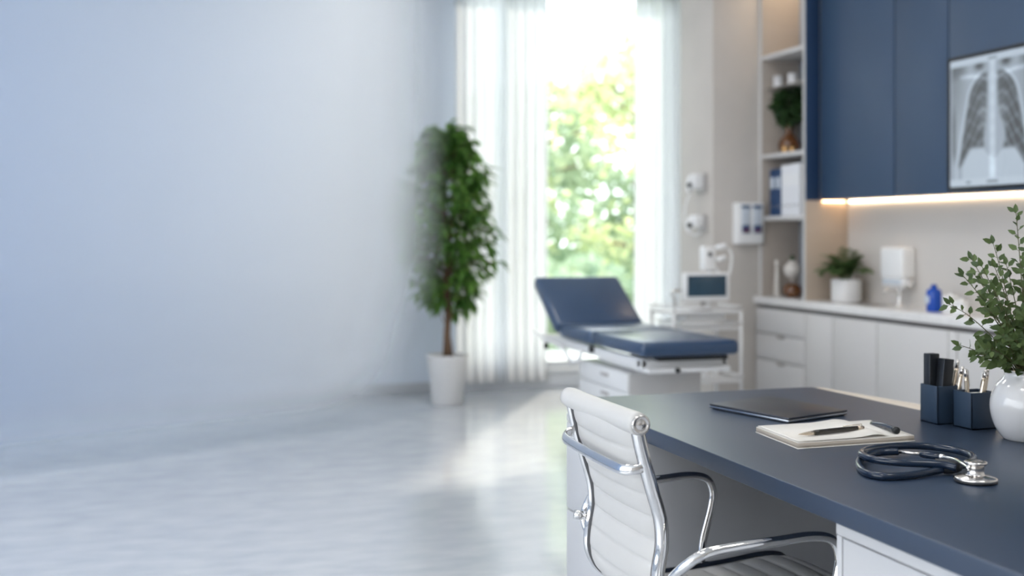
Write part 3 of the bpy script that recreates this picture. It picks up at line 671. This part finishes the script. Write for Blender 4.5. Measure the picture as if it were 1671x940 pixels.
for x in (TX0 - .005, TX1 + .005):
    b = B(); sweep(b, crom([(x, 6.5, TZ - .07), (x, 6.3, TZ - .10), (x, 6.0, TZ - .13), (x, 5.88, TZ - .18), (x, 5.75, TZ - .17), (x, 5.7, TZ - .12)], 6), .010); obj('side_handle', b, M['steel_w'], t)
for yk, zk in ((5.62, TZ - .10), (6.35, TZ - .15)):
    b = B(); lathe(b, [(0, 0), (.018, 0), (.018, .02), (0, .022)], (0, 0, 0), 14, mtx=Matrix.Translation((TX0 + .03, yk, zk)) @ Matrix.Rotation(-pi / 2, 4, 'Y')); obj('knob', b, M['dark'], t)
b = B(); lathe(b, [(0, 0), (.012, 0), (.012, .01), (0, .012)], (0, 0, 0), 14, mtx=Matrix.Translation((2.40, 4.955, TZ - .14)) @ Matrix.Rotation(pi / 2, 4, 'X')); obj('knob', b, M['dark'], t)
BX0, BX1, BY0, BY1 = 2.25, 2.655, 5.20, 5.88
b = B(); box(b, (BX0 + .012, BY0 + .008, .06), (BX1, BY1, .60), .006); box(b, (BX0 + .04, BY0 + .04, 0), (BX1 - .03, BY1 - .04, .06)); obj('base', b, M['steel_w'], t)
b = B(); zz = (.06, .235, .41, .60)
for k in range(3): box(b, (BX0 + .01, BY0, zz[k] + .003), (BX1 - .002, BY0 + .01, zz[k + 1] - .003), .002)
o = obj('end_panel', b, M['steel_g'], t)
for k, (za, zb) in enumerate(((.06, .24), (.24, .42), (.42, .50), (.50, .598))):
    b = B(); box(b, (BX0, BY0 + .012, za + .003), (BX0 + .013, BY1 - .003, zb - .003), .003); d = obj('drawer', b, M['steel_w'], t)
    b = B(); yc = 5.50; box(b, (BX0 - .012, yc - .045, zb - .045), (BX0 + .001, yc + .045, zb - .028), .004); obj('handle', b, M['plast_g'], d)
# ---------------------------------------------------------------- monitor cart
KY = 6.25; KX0, KX1 = x_at(1098, KY), x_at(1213, KY)
t = thing('medical_cart', ((KX0 + KX1) / 2, KY + .15, 0), 'white wheeled medical cart with stacked trays between table and column', 'cart')
zt = z_at(508, 3.2, KY)
for name, z, x0, x1 in (('top_tray', zt, KX0, KX1), ('middle_tray', zt - .10, KX0 + .06, KX1 - .02), ('bottom_tray', z_at(622, 3.2, KY), KX0 + .1, KX1), ('base_tray', .12, KX0, KX1)):
    b = B(); box(b, (x0, KY, z - .018), (x1, KY + .34, z), .008)
    sweep(b, [(x0, KY, z + .02), (x1, KY, z + .02)], .008); sweep(b, [(x0, KY + .34, z + .02), (x1, KY + .34, z + .02)], .008)
    sweep(b, [(x1, KY, z + .02), (x1, KY + .34, z + .02)], .008)
    obj(name, b, M['steel_w'], t)
for x, y in ((KX0 + .01, KY + .01), (KX1 - .01, KY + .01), (KX0 + .01, KY + .33), (KX1 - .01, KY + .33)):
    zb = zt if x > 3.2 else zt
    b = B(); sweep(b, [(x, y, .09), (x, y, zb)], .011); obj('post', b, M['steel_w'], t)
    b = B(); lathe(b, [(0, -.012), (.035, -.012), (.038, -.006), (.038, .006), (.035, .012), (0, .012)], (0, 0, 0), 20, mtx=Matrix.Translation((x, y, .04)) @ Matrix.Rotation(pi / 2, 4, 'X'))
    sweep(b, [(x, y, .05), (x, y, .10)], .008); obj('caster', b, M['dark'], t)
b = B(); box(b, (KX0 + .12, KY + .06, zt - .07), (KX1 - .09, KY + .28, zt - .02), .01); obj('under_drawer', b, M['plast_w'], t)
b = B(); sweep(b, crom([(KX0 + .02, KY + .02, zt), (KX0 + .01, KY, zt + .07), (KX0 - .01, KY - .01, zt + .12), (KX0 + .05, KY, zt + .13)], 5), .009); obj('push_handle', b, M['chrome_w'], t)
# monitor on the cart
mx0, mx1 = x_at(1118, KY), x_at(1193, KY); za, zb = z_at(445, 3.2, KY), z_at(492, 3.2, KY)
t = thing('patient_monitor', ((mx0 + mx1) / 2, KY + .06, zt), 'small white-bezelled monitor with dark screen on the medical cart', 'monitor')
b = B(); box(b, (mx0, KY + .01, zb), (mx1, KY + .055, za), .012); obj('bezel', b, M['plast_w'], t)
b = B(); box(b, (mx0 + .022, KY + .006, zb + .03), (mx1 - .028, KY + .012, za - .018), .002); obj('screen', b, M['screen'], t)
b = B(); sweep(b, [((mx0 + mx1) / 2, KY + .08, zt + .006), ((mx0 + mx1) / 2, KY + .06, zb + .03)], .014); lathe(b, [(0, 0), (.07, 0), (.07, .006), (.02, .012), (0, .012)], ((mx0 + mx1) / 2, KY + .09, zt)); obj('stand', b, M['plast_g'], t)
# scope unit standing on the cart behind the monitor
cx = x_at(1156, KY + .25); cy = KY + .25; ztop = z_at(402, cx, cy); zlow = z_at(441, cx, cy)
t = thing('scope_unit', (cx, cy, zt), 'white pole-mounted medical unit with a curled hose above the monitor', 'medical unit')
b = B(); sweep(b, [(cx, cy, zt), (cx, cy, zlow + .02)], .014); lathe(b, [(0, 0), (.05, 0), (.05, .008), (0, .012)], (cx, cy, zt)); obj('pole', b, M['steel_w'], t)
b = B(); box(b, (cx - .045, cy - .03, zlow), (cx + .04, cy + .04, ztop), .01); obj('housing', b, M['plast_w'], t)
b = B(); lathe(b, [(0, 0), (.014, 0), (.014, .008), (0, .01)], (0, 0, 0), 16, mtx=Matrix.Translation((cx - .005, cy - .029, ztop - .05)) @ Matrix.Rotation(pi / 2, 4, 'X')); obj('dial', b, M['dark'], t)
b = B(); sweep(b, crom([(cx + .03, cy, ztop - .02), (cx + .09, cy - .01, ztop), (cx + .15, cy - .01, ztop - .03), (cx + .165, cy, ztop - .10), (cx + .14, cy, ztop - .19), (cx + .08, cy, ztop - .17), (cx + .03, cy, zlow + .04)], 8), .009); obj('hose', b, M['plast_w'], t)
b = B(); sweep(b, crom([(cx + .05, cy - .02, ztop - .01), (cx + .11, cy - .03, ztop + .005)], 3), .018); sweep(b, [(cx + .05, cy - .02, ztop - .085), (cx + .11, cy - .03, ztop - .07)], .016); obj('handset', b, M['plast_w'], t)
# two white canisters on the bottom tray
for ppx, lab in ((1151, 'white canister on the lower cart tray, left of the pair'), (1167, 'white canister on the lower cart tray, right of the pair')):
    X = x_at(ppx, KY + .08); z = z_at(622, 3.2, KY)
    b = B(); lathe(b, [(0, 0), (.019, 0), (.021, .005), (.021, .13), (.012, .145), (0, .147)], (X, KY + .08, z), 20)
    single('canister', b, M['plast_w'], (X, KY + .08, z), lab, 'canister', 'white canisters on the cart')
# ---------------------------------------------------------------- desk
DZ = .74; DT = .045; DX0, DY1, DY0 = 1.354, 3.605, 1.15
def redge(y): return 2.283 + (DY1 - y) * .048
t = thing('desk', (1.8, 2.4, 0), 'large navy-topped desk with white pedestals in the foreground', 'desk')
b = B(); prism(b, [(DX0, DY0), (redge(DY0), DY0), (redge(DY1), DY1), (DX0, DY1)], DZ - DT, DZ, .003); obj('desktop', b, M['desk_navy'], t)
b = B(); prism(b, [(redge(DY0) + .001, DY0), (redge(DY0) + .14, DY0), (2.43, 3.0), (redge(DY1) + .035, DY1), (redge(DY1) + .001, DY1)], DZ - DT, DZ - .003, .002)
o = obj('back_ledge', b, M['cream'], t); o['label'] = 'cream ledge along the far long side'
PX = 1.326; PZ = DZ - DT - .001
b = B(); box(b, (PX + .022, 3.0, 0), (2.25, 3.585, PZ), .002)
o = obj('pedestal', b, M['desk_grey'], t); o['label'] = 'grey-sided pedestal at the far end'
for za, zb, nm in ((.378, PZ - .028, 'drawer'), (.05, .373, 'drawer')):
    b = B(); box(b, (PX, 3.002, za), (PX + .02, 3.583, zb), .002); obj(nm, b, M['desk_white'], t)
b = B(); box(b, (PX, 3.0, PZ - .025), (PX + .025, 3.585, PZ), .002); obj('pedestal_rim', b, M['desk_white'], t)
YP = y_at(1364, 1.375)
b = B(); box(b, (1.397, DY0 + .05, 0), (2.25, YP, PZ), .002); o = obj('pedestal', b, M['desk_white'], t); o['label'] = 'white pedestal at the near end'
b = B(); box(b, (1.375, DY0 + .05, PZ - .03), (1.397, YP, PZ), .002); box(b, (1.377, YP - .018, 0.02), (1.397, YP, PZ - .032), .001); obj('pedestal_rim', b, M['desk_white'], t)
for za, zb in ((.36, PZ - .034), (.04, .355)):
    b = B(); box(b, (1.377, DY0 + .055, za), (1.397, YP - .022, zb), .003); obj('drawer', b, M['desk_white'], t)
b = B(); box(b, (2.20, YP + .001, .1), (2.235, 2.999, PZ), .002); obj('modesty_panel', b, M['desk_grey'], t)
# laptop
A, Bc, Cc, D = (on_z(x, y, DZ) for x, y in ((1157.5, 667), (1287, 692), (1383, 678), (1259, 654)))
t = thing('laptop', (*((A + Cc) / 2).xy, DZ), 'closed thin dark grey laptop on the navy desk', 'laptop')
ctr = (A + Cc) / 2
def shr(ps, k): return [((p - ctr) * k + ctr).xy[:] for p in ps]
b = B(); prism(b, shr((A, D, Cc, Bc), 1.0), DZ + .003, DZ + .0110, .0025); obj('base', b, M['lap_edge'], t)
b = B(); prism(b, shr((A, D, Cc, Bc), 1.002), DZ + .0117, DZ + .0172, .002); obj('lid', b, M['laptop'], t)
b = B(); prism(b, shr((A, D, Cc, Bc), .95), DZ, DZ + .0035); obj('rubber_feet', b, M['dark'], t)
# notebook
E, Fp, G = (on_z(x, y, DZ) for x, y in ((1234, 706), (1302, 733), (1492, 720)))
H = E + (G - Fp); H2 = on_z(1425, 694, DZ); H = H.lerp(H2, .6)
t = thing('notebook', (*Fp.xy, DZ), 'open cream notebook with a lifted page on the desk', 'notebook')
def quad(u, v): return (E.lerp(H, u)).lerp(Fp.lerp(G, u), v)
def slab(bm, u0, u1, v0, v1, z0, z1, f=None, n=14, thick=None):
    top = []; bot = []
    for k in range(2):
        v = v0 if k == 0 else v1
        top.append([]); bot.append([])
        for i in range(n + 1):
            u = u0 + (u1 - u0) * i / n; p = quad(u, v); zt_ = z1 + (f(u, v) if f else 0)
            top[-1].append(bm.verts.new((p.x, p.y, zt_))); bot[-1].append(bm.verts.new((p.x, p.y, (zt_ - thick) if thick else z0)))
    for i in range(n):
        bm.faces.new((top[0][i], top[1][i], top[1][i + 1], top[0][i + 1])); bm.faces.new((bot[0][i], bot[0][i + 1], bot[1][i + 1], bot[1][i]))
        bm.faces.new((top[0][i], top[0][i + 1], bot[0][i + 1], bot[0][i])); bm.faces.new((top[1][i], bot[1][i], bot[1][i + 1], top[1][i + 1]))
    bm.faces.new((top[0][0], bot[0][0], bot[1][0], top[1][0])); bm.faces.new((top[0][n], top[1][n], bot[1][n], bot[0][n]))
b = B(); slab(b, -.004, 1.004, -.01, 1.01, DZ, DZ + .0025); obj('cover', b, M['paper'], t)
b = B(); slab(b, 0, 1, 0, 1, DZ + .0025, DZ + .0150, lambda u, v: -.001 * sin(u * 3)); obj('page_block', b, M['pages'], t)
b = B(); slab(b, 0, .999, 0, 1, 0, DZ + .0162, lambda u, v: -.001 * sin(u * 3), thick=.0012); obj('top_page', b, M['paper'], t)
b = B(); slab(b, .01, .78, .01, .985, 0, DZ + .0185, lambda u, v: .012 * max(0, (u - .45) / .33) ** 1.5 * (1 - max(0, (u - .66) / .12)) + .0008, n=24, thick=.0012); obj('lifted_page', b, M['paper'], t)
# pen on notebook
def pen(name, a, bq, r, mb, ml, label, group=None, tipf=.16, capf=.14):
    a, bq = Vector(a), Vector(bq); d = bq - a
    t = thing(name, a, label, 'pen', group)
    b = B(); n = 10; pts = [a + d * (tipf + (1 - tipf - capf) * i / n) for i in range(n + 1)]
    sweep(b, pts, r, seg=14, radii=[.86 + .14 * sin(pi * min(1, i / n * .7 + .3)) for i in range(n + 1)]); obj('barrel', b, mb, t)
    b = B(); pts = [a + d * (tipf * k) for k in (0, .1, .35, .7, 1)]; sweep(b, pts, r, seg=12, radii=[.12, .25, .5, .75, .88]); obj('tip', b, ml, t)
    b = B(); sweep(b, [a + d * (1 - capf), a + d * (1 - capf * .5), a + d], r, seg=12, radii=[.88, .8, .62]); obj('end_cap', b, ml, t)
    sd = d.cross(Vector((0, 0, 1))); sd = sd.normalized() if sd.length > 1e-5 else Vector((1, 0, 0)); nn = sd.cross(d).normalized()
    b = B(); sweep(b, [a + d * .98 + nn * r * .4, a + d * .97 + nn * r * 1.35, a + d * .68 + nn * r * 1.25], r * .16, seg=6); obj('clip', b, ml, t)
pa = on_z(1303, 709, DZ + .027); pb = on_z(1409, 697.5, DZ + .029)
pen('pen', pa, pb, .0072, M['pen_dark'], M['pen_light'], 'dark metal pen lying across the open notebook', tipf=.24, capf=.10)
# second pen: navy, behind the curled page
pa = on_z(1424, 692, DZ + .016); pb = on_z(1463, 702.5, DZ + .026)
t = thing('marker', pa, 'short glossy navy marker at the back edge of the notebook', 'marker')
b = B(); sweep(b, crom([pa, pa.lerp(pb, .5) + Vector((0, 0, .004)), pb], 5), .0085, seg=16); obj('barrel', b, M['tube_navy'], t)
b = B(); d = (pb - pa).normalized(); sweep(b, [pb - d * .012, pb + d * .002], .0095, seg=16); obj('cap', b, M['black'], t)
# stethoscope
def zp(x, y, dz): return on_z(1130 + x / 3.089, 560 + y / 3.089, DZ + dz)
cc = zp(1427, 700, 0)
t = thing('stethoscope', cc, 'navy stethoscope with polished steel chestpiece coiled on the desk', 'stethoscope')
tr = .0088
up = [zp(*q) for q in ((1330, 628, .02), (1240, 612, .024), (1050, 603, .026), (920, 588, .026), (850, 560, .024), (905, 532, .022), (1050, 518, .018), (1200, 522, .014), (1330, 542, .012), (1412, 570, .012), (1400, 600, .014), (1330, 625, .018))]
b = B(); sweep(b, crom(up, 8), tr, seg=14); obj('tubing', b, M['tube_navy'], t)
lo_ = [zp(*q) for q in ((1290, 628, .014), (1220, 645, .011), (1100, 666, .009), (960, 672, .009), (870, 650, .009), (838, 608, .010), (865, 572, .012), (940, 552, .014), (1035, 547, .016))]
b = B(); sweep(b, crom(lo_, 8), tr, seg=14); obj('tubing', b, M['tube_navy'], t)
b = B(); sweep(b, [zp(1030, 547, .016), zp(1150, 560, .018)], .0042, seg=12); sweep(b, [zp(1028, 547, .016), zp(1042, 548.5, .016)], .0062, seg=12); obj('ear_tube', b, M['chrome_w'], t)
b = B(); sweep(b, [zp(1148, 560, .018), zp(1165, 562, .018), zp(1255, 574, .022)], .0082, seg=14, radii=[.75, 1, .95]); obj('tube_sleeve', b, M['tube_navy'], t)
b = B(); sweep(b, crom([zp(1252, 573, .022), zp(1290, 580, .025), zp(1330, 590, .03), zp(1360, 607, .034), zp(1395, 632, .034)], 6), .0052, seg=12)
sweep(b, [zp(1250, 573, .022), zp(1262, 575, .023)], .0075, seg=12); obj('metal_stem', b, M['chrome'], t)
b = B(); a0, a1 = zp(1255, 632, .014), zp(1350, 622, .018); sweep(b, [a0, a0.lerp(a1, .2), a0.lerp(a1, .5), a0.lerp(a1, .8), a1], .0125, seg=14, radii=[.8, 1.05, 1.15, 1.1, .8]); 
sweep(b, [zp(1225, 605, .022), zp(1300, 612, .022), zp(1345, 620, .02)], .011, seg=12); obj('yoke_joint', b, M['dark'], t)
b = B(); lathe(b, [(0, .004), (.042, .004), (.046, .006), (.047, .009), (.044, .012), (.022, .016), (.019, .018), (.018, .036), (.021, .038), (.0235, .040), (.025, .043), (.0245, .046), (.020, .0475), (.018, .046), (0, .046)], cc, 48); obj('chestpiece', b, M['chrome_w'], t)
b = B(); lathe(b, [(0, 0), (.040, 0), (.046, .002), (.0465, .005), (.043, .006), (0, .006)], cc, 48); obj('diaphragm_rim', b, M['dark'], t)
# pen cups
def cup(x0, x1, y0, y1, h, label):
    b = B(); w_ = .004
    box(b, (x0, y0, DZ), (x1, y1, DZ + .005), .001)
    for lo, hi in (((x0, y0), (x0 + w_, y1)), ((x1 - w_, y0), (x1, y1)), ((x0, y0), (x1, y0 + w_)), ((x0, y1 - w_), (x1, y1))):
        box(b, (*lo, DZ), (*hi, DZ + h), .001)
    return single('pen_cup', b, M['cup'], ((x0 + x1) / 2, (y0 + y1) / 2, DZ), label, 'pen cup', 'navy pen cups')
CAx, CAy, CBx, CBy = 2.178, 2.775, 2.212, 2.672
cup(CAx, CAx + .085, CAy, CAy + .078, .112, 'square navy pen cup on the left, holding the black cases')
cup(CBx, CBx + .086, CBy, CBy + .078, .105, 'square navy pen cup on the right, next to the white vase')
for k, (dx, dy, h, tilt, lab) in enumerate(((.006, .042, .195, 0, 'taller flat black case standing at the back of the left cup'), (.012, .008, .185, 6, 'flat black case leaning forward in the left cup'))):
    mt = Matrix.Translation((CAx + dx, CAy + dy, DZ + .0075)) @ Matrix.Rotation(radians(tilt), 4, 'Y')
    b = B(); box(b, (0, 0, 0), (.034, .030, h), .002, mt); single('flat_case', b, M['black'], (CAx + dx, CAy + dy, DZ + .007), lab, 'case', 'black cases in the left cup')
pens = [((CAx + .058, CAy + .010), (.030, -.01, .160), 'champagne pen leaning right in the left cup, left of the pair'),
        ((CAx + .062, CAy + .034), (.034, -.004, .176), 'tallest champagne pen, rising from the right side of the left cup'),
        ((CBx + .03, CBy + .045), (-.014, 0, .160), 'champagne pen leaning left in the right cup'),
        ((CBx + .030, CBy + .020), (.036, 0, .158), 'champagne pen leaning right in the middle of the right cup'),
        ((CBx + .048, CBy + .03), (.034, 0, .162), 'rightmost champagne pen in the right cup, nearest the vase')]
for (x, y), (ax, ay, L_), lab in pens:
    a = Vector((x, y, DZ + .008)); e = a + Vector((ax, ay, L_)) 
    # stand tip-down
    pen('pen', a, e, .0068, M['pen_light'], M['chrome_w'], lab, 'champagne pens in the cups')
b = B(); box(b, (CBx + .008, CBy + .008, DZ + .006), (CBx + .05, CBy + .03, DZ + .103), .002, None)
single('note_pad', b, M['paper'], (CBx + .03, CBy + .02, DZ), 'small cream note pad standing in the right cup', 'note pad')
# vase with branches
vx = 2.255; vy = y_at(1673, vx)
t = thing('ceramic_vase', (vx, vy, DZ), 'glossy white round ceramic vase at the right edge of the desk', 'vase')
b = B(); lathe(b, crom([(0, 0, 0), (.045, 0, 0), (.058, .004, 0), (.078, .035, 0), (.089, .075, 0), (.088, .11, 0), (.075, .145, 0), (.058, .165, 0), (.053, .178, 0), (.055, .188, 0)], 4) and [(p.x, p.y) for p in crom([(.0, 0, 0), (.045, 0, 0), (.058, .004, 0), (.078, .035, 0), (.089, .075, 0), (.088, .11, 0), (.075, .145, 0), (.058, .165, 0), (.053, .178, 0), (.055, .188, 0)], 5)] + [(.050, .189), (.047, .178), (.05, .165), (0, .15)], (vx, vy, DZ), 56); obj('body', b, M['ceramic'], t)
neck = Vector((vx, vy, DZ + .17))
r_ = Vector((CS, -SN, 0)); f_ = Vector((SN, CS, 0))
def branch(tip, label, seed, n=16, ls=.034, group='leafy branches in the vase', bend=.03):
    rr = random.Random(seed); b = B(); tip = Vector(tip); s = neck + Vector((rr.uniform(-.02, .02), rr.uniform(-.02, .02), -.012))
    d = tip - s; m1 = s + d * .35 + Vector((0, 0, bend)); m2 = s + d * .72 + Vector((0, 0, bend * .8))
    pts = crom([s, m1, m2, tip], 8); N = len(pts)
    sweep(b, pts, .0021, seg=6, radii=[1 - .65 * i / (N - 1) for i in range(N)], mi=1)
    for k in range(n):
        u = .22 + .78 * k / (n - 1); i = min(N - 2, int(u * (N - 1))); p = pts[i].lerp(pts[i + 1], u * (N - 1) - i) if i < N - 1 else pts[-1]
        td = (pts[i + 1] - pts[i]).normalized(); a = k * 2.4 + rr.uniform(-.5, .5)
        o1 = td.orthogonal().normalized(); o2 = td.cross(o1); sd = o1 * cos(a) + o2 * sin(a)
        dd = sd * .9 + td * rr.uniform(.4, .9); L_ = ls * rr.uniform(.75, 1.2) * (1.1 - .35 * u)
        q = p + dd.normalized() * .006
        sweep(b, [p, q], .0008, seg=4, mi=1, caps=False)
        view = Vector((-q.x, -q.y, .6)).normalized()
        leaf(b, q, dd, view + Vector((rr.uniform(-.8, .8), rr.uniform(-.8, .8), rr.uniform(0, .8))), L_, L_ * .56, droop=.12)
    leaf(b, tip, d, Vector((-1, -1, .5)), ls * .8, ls * .4)
    o = obj('leafy_branch', b, [M['sprig'], M['stem']], None, False); recenter(o, s); tag(o, label, 'branch', group)
def tipat(pxx, pyy, dd=0.0):
    d = vx * SN + vy * CS + dd; l = (pxx - CXP) / F * d
    return Vector((l * CS + d * SN, -l * SN + d * CS, EYE - (pyy - HOR) * d / F))
named = [((1658, 348, .02), 'tallest leafy branch rising straight up from the vase', 20), ((1586, 424, 0), 'leafy branch arching to the upper left of the vase', 15), ((1621, 398, .03), 'leafy branch bent towards the fern side, second highest on the left', 15),
         ((1572, 450, -.02), 'long branch reaching left just under the arching one', 18), ((1551, 497, .0), 'branch stretching far left towards the blue bottle', 16), ((1566, 563, -.03), 'lowest sparse branch sticking out left above the pen cups', 9)]
for i, ((x, y, dd), lab, n) in enumerate(named): branch(tipat(x, y, dd), lab, 30 + i, n, bend=.028 if y < 540 else .012)
rr = random.Random(77)
for k in range(42):
    x = rr.uniform(1590, 1765); y = rr.uniform(405, 555) + abs(x - 1680) * .35; dd = rr.uniform(-.12, .10)
    branch(tipat(x, y, dd), 'leafy green branch in the dense middle of the vase bouquet', 50 + k, 17, bend=.02)
# ---------------------------------------------------------------- chair
YN, YFr = 2.365, 2.79
t = thing('office_chair', (1.38, 2.575, 0), 'white ribbed leather office chair with chrome frame tucked at the desk', 'chair')
prof = [(1.045, .865), (1.058, .805), (1.083, .715), (1.104, .645), (1.108, .585), (1.098, .525), (1.098, .47), (1.125, .42), (1.18, .392), (1.27, .382), (1.38, .384), (1.50, .392), (1.60, .402), (1.66, .398), (1.69, .375)]
P2 = crom([(x, 0, z) for x, z in prof], 10)
for y, sg in ((YN, -1), (YFr, 1)):
    b = B(); pts = [Vector((p.x, y, p.z)) for p in P2]; sweep(b, pts, .0155, .0135, bino=(0, 1, 0), seg=18); o = obj('side_rail', b, M['chrome'], t)
    b = B(); pts = [Vector((p.x, y - sg * .0155, p.z)) for p in P2[3:82]]; sweep(b, pts, .012, .004, bino=(0, 1, 0), seg=10); obj('rail_insert', b, M['piping'], o)
def ribbed(y0, y1, pts, rib, name):
    # closed padded sheet following the profile, sagging between the rails
    acc = [0]
    for a, c in zip(pts, pts[1:]): acc.append(acc[-1] + (c - a).length)
    tot = acc[-1]; nS = int(tot / rib) * 12; nY = 18
    def at_s(s):
        for i in range(len(acc) - 1):
            if acc[i + 1] >= s: break
        k = (s - acc[i]) / max(1e-9, acc[i + 1] - acc[i]); p = pts[i].lerp(pts[i + 1], k); tg = (pts[i + 1] - pts[i]).normalized(); return p, tg
    b = B(); G_ = {}
    nr = int(tot / rib)
    for side in (0, 1):
        for i in range(nS + 1):
            s = tot * i / nS; p, tg = at_s(s); nrm = Vector((-tg.z, 0, tg.x))  # outward (back / underside)
            if nrm.x > 0 and tg.z < -.5: nrm = -nrm
            rb = abs(sin(pi * nr * i / nS)) ** .55
            for j in range(nY + 1):
                v = j / nY; sag = sin(pi * v)
                edge = min(1, min(v, 1 - v) * 12)
                th = (.003 + .0075 * rb * edge)
                G_[side, i, j] = b.verts.new((0, 0, 0)); q = p + nrm * ((th if side == 0 else -th) + .014 * sag ** .7)
                G_[side, i, j].co = Vector((q.x, y0 + (y1 - y0) * v, q.z))
    for i in range(nS):
        for j in range(nY):
            b.faces.new((G_[0, i, j], G_[0, i, j + 1], G_[0, i + 1, j + 1], G_[0, i + 1, j])); b.faces.new((G_[1, i, j], G_[1, i + 1, j], G_[1, i + 1, j + 1], G_[1, i, j + 1]))
    for i in range(nS):
        for j in (0, nY): b.faces.new((G_[0, i, j], G_[0, i + 1, j], G_[1, i + 1, j], G_[1, i, j]))
    for j in range(nY):
        for i in (0, nS): b.faces.new((G_[0, i, j], G_[0, i, j + 1], G_[1, i, j + 1], G_[1, i, j]))
    bmesh.ops.recalc_face_normals(b, faces=b.faces)
    return obj(name, b, M['leather'], t, ang=75)
ribbed(YN + .014, YFr - .014, P2[1:78], .052, 'backrest')
ribbed(YN + .013, YFr - .013, P2[79:], .055, 'seat')
# head roll
b = B(); hx, hz = 1.045, .868
n = 24; pts = [Vector((hx + .006 * sin(pi * i / n), YN - .018 + (YFr + .018 - YN + .018) * i / n, hz - .004 * sin(pi * i / n))) for i in range(n + 1)]
sweep(b, pts, .0265, seg=28, radii=[.92] + [1.0] * (n - 1) + [.92]); hr = obj('head_roll', b, M['leather'], t)
for y, sg in ((YN - .018, -1), (YFr + .018, 1)):
    b = B(); m4 = Matrix.Translation((hx, y, hz)) @ Matrix.Rotation(pi / 2 * (1 if sg < 0 else -1), 4, 'X')
    lathe(b, [(.0, -.004), (.0205, -.004), (.0222, .001), (.0214, .006), (.0175, .007), (.016, .004), (.010, .0035), (.0085, .006), (0, .0065)], (0, 0, 0), 36, mtx=m4); obj('end_cap', b, M['chrome_w'], hr)
# rear grab bar
b = B(); pts = crom([(1.068, YFr + .002, .775), (1.045, YFr + .006, .778), (1.022, YFr - .012, .772), (1.012, YFr - .06, .768), (1.008, (YN + YFr) / 2, .765), (1.012, YN + .06, .762), (1.022, YN + .012, .762), (1.045, YN - .004, .765), (1.070, YN - .002, .768)], 8)
sweep(b, pts, .0050, .0125, bino=(.25, 0, 1), seg=16); obj('grab_bar', b, M['chrome'], t)
# armrests
for y, yr in ((2.245, YN), (2.86, YFr)):
    sgn = -1 if y < yr else 1
    b = B(); pts = crom([(1.105, yr + sgn * .01, .49), (1.102, yr + sgn * .05, .53), (1.112, y - sgn * .02, .575), (1.15, y, .606), (1.22, y, .615), (1.33, y, .620), (1.42, y, .624), (1.475, y, .612), (1.495, y, .575), (1.49, y, .53), (1.465, y, .44), (1.445, y - sgn * .03, .385), (1.435, yr + sgn * .012, .378)], 8)
    sweep(b, pts, .0115, seg=16) if y > yr else sweep(b, [p - Vector((0, 0, .012)) for p in pts], .0115, seg=16); obj('armrest', b, M['chrome'], t)
# tilt knob on the far rail
b = B(); sweep(b, [(1.105, YFr + .005, .545), (1.075, YFr + .012, .553)], .007, seg=12); sweep(b, [(1.082, YFr + .01, .552), (1.060, YFr + .016, .557)], .012, seg=16); obj('tilt_knob', b, M['chrome'], t)
# base
b = B(); lathe(b, [(0, .10), (.035, .10), (.035, .22), (.022, .225), (.022, .34), (0, .34)], (1.4, 2.575, 0), 24); obj('gas_lift', b, M['chrome_w'], t)
b = B(); box(b, (1.28, 2.50, .33), (1.50, 2.65, .365), .01); sweep(b, [(1.36, YN, .375), (1.36, YFr, .375)], .010); sweep(b, [(1.44, YN, .377), (1.44, YFr, .377)], .010); obj('seat_mount', b, M['chrome_w'], t)
for k in range(5):
    a = k * 2 * pi / 5 + .3; dx, dy = cos(a), sin(a)
    b = B(); sweep(b, [(1.4 + .02 * dx, 2.575 + .02 * dy, .13), (1.4 + .15 * dx, 2.575 + .15 * dy, .105), (1.4 + .28 * dx, 2.575 + .28 * dy, .08)], .018, .015, bino=(0, 0, 1), seg=12); lg = obj('base_arm', b, M['chrome'], t)
    b = B(); lathe(b, [(0, -.018), (.024, -.018), (.027, -.01), (.027, .01), (.024, .018), (0, .018)], (0, 0, 0), 20, mtx=Matrix.Translation((1.4 + .28 * dx, 2.575 + .28 * dy, .027)) @ Matrix.Rotation(a, 4, 'Z') @ Matrix.Rotation(pi / 2, 4, 'X')); sweep(b, [(1.4 + .28 * dx, 2.575 + .28 * dy, .03), (1.4 + .28 * dx, 2.575 + .28 * dy, .085)], .006); obj('caster', b, M['dark'], lg)
# ---------------------------------------------------------------- light
W = bpy.data.worlds.new('World'); bpy.context.scene.world = W; W.use_nodes = True
bg = W.node_tree.nodes['Background']; bg.inputs[0].default_value = (.90, .95, 1.0, 1); bg.inputs[1].default_value = 2.7
sd = bpy.data.lights.new('sun', 'SUN'); sd.energy = 4.0; sd.angle = radians(4.5); sd.color = (1, .86, .68)
so = bpy.data.objects.new('sun', sd); C.objects.link(so)
dirv = Vector((-.526, -.851, -.84)).normalized(); so.rotation_euler = dirv.to_track_quat('-Z', 'Y').to_euler(); so.location = (8, 14, 8)
# ---------------------------------------------------------------- camera
cd = bpy.data.cameras.new('camera'); cam = bpy.data.objects.new('camera', cd); C.objects.link(cam)
cam.location = (0, 0, EYE); cam.rotation_euler = (pi / 2, 0, -TH)
cd.sensor_width = 36; cd.lens = 36 * F / 1671; cd.shift_y = -(470 - HOR) / 1671; cd.clip_start = .05; cd.clip_end = 200
cd.dof.use_dof = True; cd.dof.focus_distance = 2.85; cd.dof.aperture_fstop = 1.7
sc = bpy.context.scene; sc.camera = cam
sc.view_settings.view_transform = 'Standard'; sc.view_settings.look = 'None'; sc.view_settings.exposure = 0.85; sc.view_settings.gamma = 1
sc.view_settings.use_curve_mapping = False
sc.cycles.use_denoising = True; sc.cycles.sample_clamp_indirect = 6; sc.cycles.max_bounces = 10; sc.cycles.transparent_max_bounces = 16
